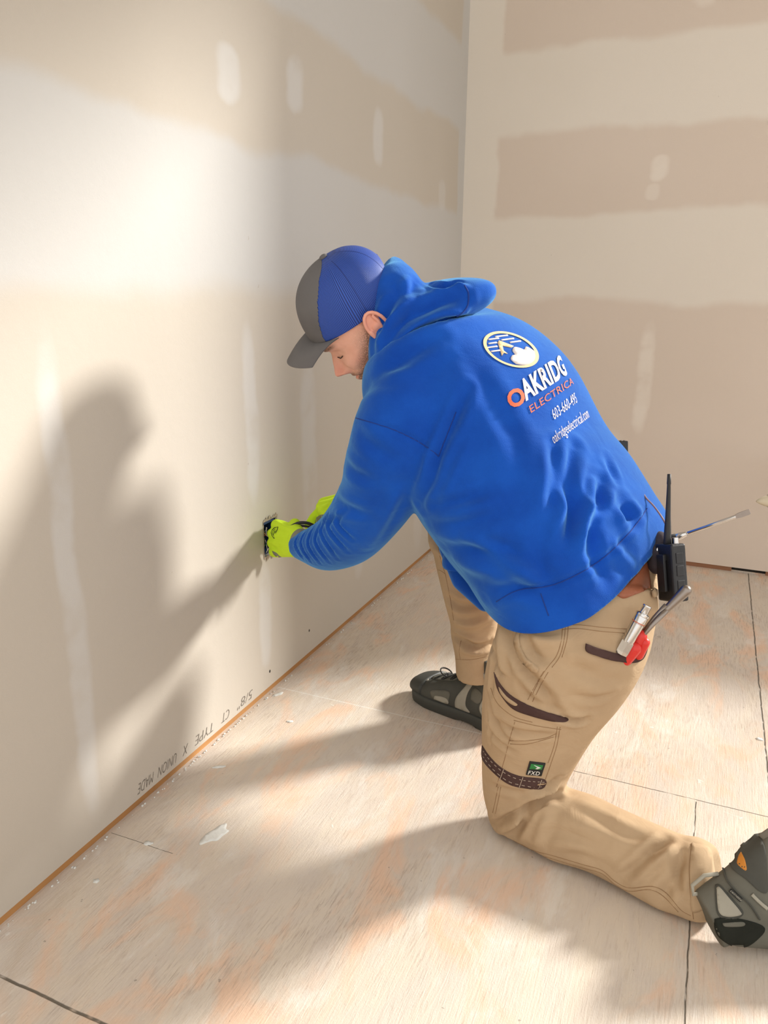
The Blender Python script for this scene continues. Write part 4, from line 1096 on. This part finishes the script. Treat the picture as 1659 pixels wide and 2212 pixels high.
for i in range(6):
    r_ = random.Random(i+7); y0 = a0+.008+.008*i; z0 = c0+.01+.012*i
    pts = [(BX-.055, y0, c1-.01)]+[(BX-.035+.012*k, a0+.006+r_.random()*(a1-a0-.012), z0+(.03*(.5-r_.random()))+.012*math.sin(k*2+i)) for k in range(5)]
    g = G(); g.tube([tuple(p_) for p_ in cr(pts, 6)], .0013, 6); child(g.obj('wire', plain('wire_%d' % i, cols[i], .5), None), root)
# ragged edge of the cut in the board
g = G(); n_ = 60; inner = []; outer = []
for k in range(n_):
    a = k/n_*4; sd_ = int(a); f = a-sd_
    q = [(HY0+(HY1-HY0)*f, HZ0), (HY1, HZ0+(HZ1-HZ0)*f), (HY1-(HY1-HY0)*f, HZ1), (HY0, HZ1-(HZ1-HZ0)*f)][sd_]
    cy_, cz_ = (HY0+HY1)/2, (HZ0+HZ1)/2; d = nrm([q[0]-cy_, q[1]-cz_]); e = .002+.008*random.random()*(1.6 if sd_ in (0, 2) else .5)
    inner.append((WX+.0008, q[0]-d[0]*.001, q[1]-d[1]*.001)); outer.append((WX+.0008+.002*random.random(), q[0]+d[0]*e, q[1]+d[1]*e))
g.add(inner+outer, [(k, (k+1) % n_, n_+(k+1) % n_, n_+k) for k in range(n_)])
child(g.obj('torn_edge', m_paper, None, smooth=False), root)
# printed board marks
m_inkw = plain('board_ink', srgb(118, 110, 100), .9)
for body_, ys, ye in (('5/8"', 1.605, 1.535), ('CT', 1.495, 1.462), ('TYPE', 1.425, 1.350), ('X', 1.318, 1.302), ('UNION', 1.275, 1.210), ('MADE', 1.192, 1.142)):
    g = G(); L = ys-ye; tm = text2d(body_, 1, -.012)[0]; w0 = tm[:, 0].max()-tm[:, 0].min()
    textmesh(g, body_, lambda u, v: (np.array([WX+.0007, ys-u-.3*v, .060-v]), np.array([1., 0, 0])), size=.036, bold=-.0006, fit=L, off=0)
    o = g.obj('board_lettering', m_inkw, None, smooth=False); tag(o, {'5/8"': 'faint printed 5/8" mark low on the left wall', 'CT': 'faint printed CT mark low on the left wall', 'TYPE': 'faint printed word TYPE low on the left wall', 'X': 'faint printed letter X low on the left wall', 'UNION': 'printed word UNION low on the left wall above the gap', 'MADE': 'printed word MADE low on the left wall above the gap'}[body_], 'printed lettering', 'factory print on the left wall')
def pimple(x, y, r, lab):
    p_ = PX(x, y, WX); g = G(); g.ellip(p_, (.001, 0, 0), (0, r, 0), (0, 0, r*1.2), 12, 6)
    tag(g.obj('screw', plain('screw_dark', (.05, .045, .04, 1), .5, .6), None), lab, 'screw')
pimple(583, 1450, .004, 'dark screw head in the left wall below the outlet box, near the floor'); pimple(668, 1362, .0038, 'dark screw head in the left wall, the one farther from the printed words')
# plaster left on the floor
m_pl = plain('plaster', srgb(226, 226, 220), .9, 0, .8, 120.)
def flproj(u, v): return np.array([u, v, 0.]), np.array([0, 0, 1.])
def smear(cx, cy, w_, h_, rot, lab, seed):
    c = PF(cx, cy); r_ = random.Random(seed); a0_ = math.radians(rot); pts = []
    for k in range(14):
        a = 2*math.pi*k/14; rr = r_.uniform(.7, 1.1); u, v = w_*rr*math.cos(a), h_*rr*math.sin(a)
        pts.append((c[0]+u*math.cos(a0_)-v*math.sin(a0_), c[1]+u*math.sin(a0_)+v*math.cos(a0_)))
    g = G(); patch(g, pts, flproj, .006, .0014, .002, True)
    tag(g.obj('plaster_smear', m_pl, None), lab, 'plaster smear', 'dried plaster on the floor')
smear(465, 1803, .040, .018, 75, 'largest dried plaster smear, on the sunlit floor left of the knee', 1)
smear(320, 1822, .010, .007, 20, 'small plaster smear by the short seam near the left wall', 2)
smear(208, 1903, .007, .006, 0, 'tiny raised plaster dab nearest the lower left wall', 3)
smear(627, 1559, .010, .006, 20, 'white plaster smear beside the light seam in front of the toe', 4)
smear(473, 1657, .017, .005, 30, 'thin plaster streak close to the gap under the left wall', 5)
smear(600, 1500, .018, .008, 60, 'pale plaster smear on the light seam touching the left wall', 6)
smear(1640, 1597, .010, .008, 0, 'round pale plaster dab at the right edge of the floor', 7)
# crumbs along the gap
r_ = random.Random(5); g = G()
for i in range(190):
    y = .75+2.5*r_.random()**1.2; x = WX+.001+abs(r_.gauss(0, .003)); q = r_.uniform(.001, .0028)
    g.ellip((x, y, q*.5), (q, 0, 0), (0, q*r_.uniform(.6, 1.6), 0), (0, 0, q*.8), 6, 4)
tag(g.obj('plaster_crumbs', m_pl, None), 'line of white plaster crumbs along the foot of the left wall', 'crumbs', kind='stuff')
# white pipe end at the right edge, taken for a caulking tip; unseen bend runs to the back wall
m_nozzle = plain('nozzle_cream', srgb(214, 204, 178), .6); m_steel = plain('nozzle_steel', srgb(206, 204, 200), .3, .8)
PD = 2.6
q0 = P(1634, 1083, PD); q1 = P(1700, 1081, PD); ax_ = nrm(q1-q0)
g = G(); g.lathe([(0, .003), (.010, .009), (.028, .017), (.044, .0205), (.046, .0205)], q0, ax_, 20)
pb = g.obj('nozzle_end', m_nozzle, None); tag(pb, 'cream tapered pipe end at the right edge above the floor', 'nozzle')
g = G(); g.lathe([(.040, .022), (.16, .0235)], q0, ax_, 20); qe = q0+ax_*.16
g.tube([qe, qe+ax_*.05, qe+ax_*.09+np.array([0, .04, 0]), np.array([(qe+ax_*.10)[0], WY+.005, qe[2]])], .0225, 16); sl = g.obj('nozzle_sleeve', m_steel, pb)

# ================================================================== tools he carries
m_blk = plain('black_plastic', (.012, .012, .014, 1), .45, 0, .3, 200.); m_blk2 = plain('black_rubber', (.02, .02, .022, 1), .6)
m_chr = plain('chrome', srgb(214, 212, 210), .18, 1.); m_stl = plain('worn_steel', srgb(150, 140, 132), .34, 1., .2, 80.); m_red = plain('red_grip', srgb(214, 44, 36), .35)
def thing(name, label, cat, loc):
    o = bpy.data.objects.new(name, None); COL.objects.link(o); o.location = tuple(loc); tag(o, label, cat); bpy.context.view_layer.update(); return o
def rbox(g, c, ux_, uy_, uz_, hx, hy, hz, bev=0.):
    c = np.asarray(c, float); M = Matrix(((ux_[0], uy_[0], uz_[0], c[0]), (ux_[1], uy_[1], uz_[1], c[1]), (ux_[2], uy_[2], uz_[2], c[2]), (0, 0, 0, 1)))
    g.box((-hx, -hy, -hz), (hx, hy, hz), M)
# radio on the belt
RD = 1.475; rc = P(1451, 1236, RD); uz_ = nrm(P(1447, 1175, RD)-P(1455, 1296, RD)); vv = nrm(rc-CAM)
ux_ = nrm(RT*.93+vv*.38); ux_ = nrm(ux_-uz_*np.dot(ux_, uz_)); uy_ = np.cross(uz_, ux_)   # ux: speaker side, turned to the right
radio = thing('two_way_radio', 'black two-way radio with a long aerial clipped to the brown belt', 'radio', rc)
g = G(); rbox(g, rc, ux_, uy_, uz_, .0165, .0245, .055); child(g.obj('case', m_blk, None, smooth=False, bevel=.004), radio)
for dz in (.028, .004, -.024):
    g = G(); rbox(g, rc+uz_*dz-uy_*.0248, ux_, uy_, uz_, .008, .0012, .010); child(g.obj('button', m_blk2, None, smooth=False, bevel=.001), radio)
g = G()
for k in range(11):
    g2 = G(); rbox(g2, rc+ux_*.0172+uz_*(.036-.0062*k), ux_, uy_, uz_, .0014, .018, .0018)
    g.add(g2.V, g2.F)
child(g.obj('speaker_grille', plain('grille', (.05, .05, .05, 1), .3), None, smooth=False), radio)
g = G(); at0 = rc+uz_*.055-ux_*.006; at1 = P(1445.5, 1024, RD); aa = nrm(at1-at0); LA = np.linalg.norm(at1-at0)
g.lathe([(-.004, .0072), (.02, .0068), (.05, .0052), (LA-.02, .0034), (LA-.019, .0040), (LA, .0034)], at0, aa, 16); child(g.obj('aerial', m_blk2, None), radio)
g = G(); g.lathe([(0, .0065), (.013, .006)], rc+uz_*.053+ux_*.0085-uy_*.006, uz_, 14); child(g.obj('knob', m_chr, None, autosm=40), radio)
g = G(); g.lathe([(0, .0065), (.009, .006)], rc+uz_*.053+ux_*.008+uy_*.012, uz_, 14); child(g.obj('knob', m_blk2, None, autosm=40), radio)
g = G(); rbox(g, rc-ux_*.0225+uz_*.0, ux_, uy_, uz_, .003, .010, .035); rbox(g, rc-ux_*.018+uz_*.03, ux_, uy_, uz_, .005, .008, .006); child(g.obj('belt_clip', m_blk, None, smooth=False, bevel=.001), radio)
g = G(); cpts = [P(1334, 985, 1.60), P(1352, 1000, 1.60), P(1378, 1040, 1.585), P(1393, 1072, 1.54), P(1412, 1093, 1.52), P(1430, 1118, 1.50), P(1441, 1140, 1.50), P(1449, 1166, 1.49)]
g.tube(list(cr(cpts, 8)), .0018, 8); child(g.obj('cord', plain('cord_pinkish', srgb(150, 120, 122), .4), None), radio)
# clip-on microphone on the far side of his back
mc = P(1338, 966, 1.66); g = G(); rbox(g, mc, RT, FW, UP, .013, .02, .012); o = g.obj('case', m_blk, None, smooth=False, bevel=.002)
mic = thing('speaker_microphone', 'small black ribbed microphone poking out behind the blue hoodie', 'microphone', mc); child(o, mic)
for k in range(3):
    g = G(); rbox(g, mc+UP*.0125+RT*(-.007+.007*k), RT, FW, UP, .0018, .018, .0012); child(g.obj('rib', m_stl, None, smooth=False), mic)
# screwdriver behind the radio
s0 = P(1466, 1159, 1.53); s1 = P(1620, 1105, 1.46); sa = nrm(s1-s0); LS = np.linalg.norm(s1-s0)
sdv = thing('screwdriver', 'long steel flat-blade screwdriver sticking out behind the radio', 'screwdriver', s0)
g = G(); g.lathe([(-.01, .0036), (LS-.028, .0036), (LS-.026, .0034)], s0, sa, 16); child(g.obj('shaft', m_chr, None), sdv)
sx = nrm(np.cross(sa, FW)); sy = np.cross(sa, sx); g = G(); R_ = []
for d_, a_, b_ in ((LS-.027, .0034, .0034), (LS-.018, .0050, .0026), (LS-.004, .0052, .0012), (LS, .0046, .0008)):
    R_.append([s0+sa*d_+sx*a_*i+sy*b_*j for i, j in ((1, 1), (-1, 1), (-1, -1), (1, -1))])
g.rings(R_); child(g.obj('blade', m_stl, None, smooth=False), sdv)
g = G(); g.lathe([(-.004, .0065), (.004, .0072), (.010, .006), (.016, .0045)], s0, sa, 14); child(g.obj('collar', m_chr, None, autosm=40), sdv)
g = G(); g.lathe([(-.085, .006), (-.08, .012), (-.05, .013), (-.02, .010), (-.004, .008)], s0, sa, 14); child(g.obj('handle', m_blk2, None), sdv)
# dark bunched cloth and holster at the back of the belt
g = G(); pc = P(1424, 1178, 1.52)
g.ellip(pc, RT*.018, FW*.03, UP*.028); g.ellip(P(1416, 1205, 1.51), RT*.018, FW*.03, UP*.03); g.ellip(P(1432, 1215, 1.52), RT*.014, FW*.03, UP*.026)
pm = remesh(g, .003, 3); wob(pm, .002, 90, 4); o = fromme('pouch', pm, cloth('pouch_grey', srgb(92, 84, 88), srgb(60, 54, 58), 600.), None)
pouch = thing('tool_pouch', 'dark grey bunched tool pouch between the hoodie hem and the radio', 'pouch', pc); child(o, pouch)
g = G(); g.lathe([(0, .0055), (.003, .006), (.004, .002)], P(1424, 1187, 1.488), -FW, 16); child(g.obj('rivet', m_chr, None, autosm=40), pouch)
# chrome socket tool in the hip pocket
def surf(x, y, out):
    p_, n_2 = hit(tb, x, y); return P(x, y, 1.47) if p_ is None else p_-nrm(p_-CAM)*out
b0 = surf(1349, 1398, .006); dpt = np.dot(b0-CAM, FW); b1 = P(1399, 1308, dpt-.012); sa = nrm(b1-b0); LS = np.linalg.norm(b1-b0)
dr = thing('nut_driver', 'chrome socket nut driver standing in the hip pocket', 'nut driver', b0)
g = G(); g.tube([b0-sa*.014, b0-sa*.008, b0+sa*.012, b0+sa*.014], [.0115, .0125, .0125, .0105], 6); child(g.obj('hex_nut', m_chr, None, smooth=False), dr)
g = G(); g.lathe([(.010, .0108), (.014, .0118), (.050, .0118), (.0505, .0113), (.052, .0113), (.0525, .0118), (.066, .0118), (.068, .0105)], b0, sa, 28); child(g.obj('barrel', m_chr, None, autosm=35), dr)
g = G(); g.lathe([(.064, .0105), (.066, .0128), (.070, .0128), (.072, .0085)], b0, sa, 28); child(g.obj('collar', m_chr, None, autosm=35), dr)
g = G(); g.lathe([(.068, .0072), (.072, .0078), (.084, .0078), (.085, .0085), (LS-.002, .0085), (LS, .0078)], b0, sa, 24); child(g.obj('neck', m_chr, None, autosm=35), dr)
g = G(); g.lathe([(.0515, .0121), (.0530, .0121)], b0, sa, 28); child(g.obj('orange_ring', plain('ring_orange', srgb(200, 96, 60), .5), None), dr)
# red handled pliers
h0 = surf(1366, 1402, .004); dpt = np.dot(h0-CAM, FW); hp = P(1481, 1276, dpt-.02); hm = P(1440, 1316, dpt-.012); hl = P(1371, 1396, dpt-.008); hr = P(1392, 1352, dpt+.004)
pl_ = thing('pliers', 'steel pliers with red grips tucked head up in the hip pocket', 'pliers', h0)
g = G(); g.chain([hm, hp], [.0070, .0105], 20); hd_me = remesh(g, .0016, 3); child(fromme('head', hd_me, m_stl, None), pl_)
g = G(); g.tube([hm+nrm(hp-hm)*.01, (hm+hl)/2+UP*.002, hl], [.0062, .0046, .0028], 10); child(g.obj('arm', m_stl, None), pl_)
g = G(); g.tube([hm+nrm(hp-hm)*.004-RT*.003+UP*.004, (hm+hr)/2-RT*.002, P(1378, 1378, dpt+.004)], [.0055, .0042, .0028], 10); child(g.obj('arm', m_stl, None), pl_)
g = G(); g.lathe([(-.004, .0028), (.006, .0028)], hm+nrm(hp-hm)*.01+FW*.002, -FW, 12); child(g.obj('pivot', m_chr, None, autosm=40), pl_)
for (x, y), (x2, y2), r_a in (((1370, 1400), (1352, 1424), .0135), ((1384, 1374), (1366, 1412), .0115), ((1392, 1388), (1380, 1415), .010)):
    g = G(); g.capsule(P(x, y, dpt-.004), P(x2, y2, dpt+.006), r_a, r_a*.9, 18); child(g.obj('grip', m_red, None), pl_)
# black handled tool in the far hand
t0 = P(634, 1134, 1.97); t1 = P(690, 1136, 1.985)
ct = thing('cable_cutter', 'black curved handle of a cutter held behind the left sleeve', 'cutter', t0)
g = G(); g.tube(list(cr([P(628, 1138, 1.96), P(645, 1130, 1.96), P(664, 1130, 1.965), P(684, 1137, 1.98), P(700, 1132, 1.99)], 6)), .0042, 10); child(g.obj('handle', m_blk2, None), ct)
g = G(); g.tube(list(cr([P(628, 1140, 1.965), P(648, 1136, 1.965), P(668, 1138, 1.97), P(690, 1142, 1.985)], 6)), .0030, 10); child(g.obj('handle', m_blk, None), ct)
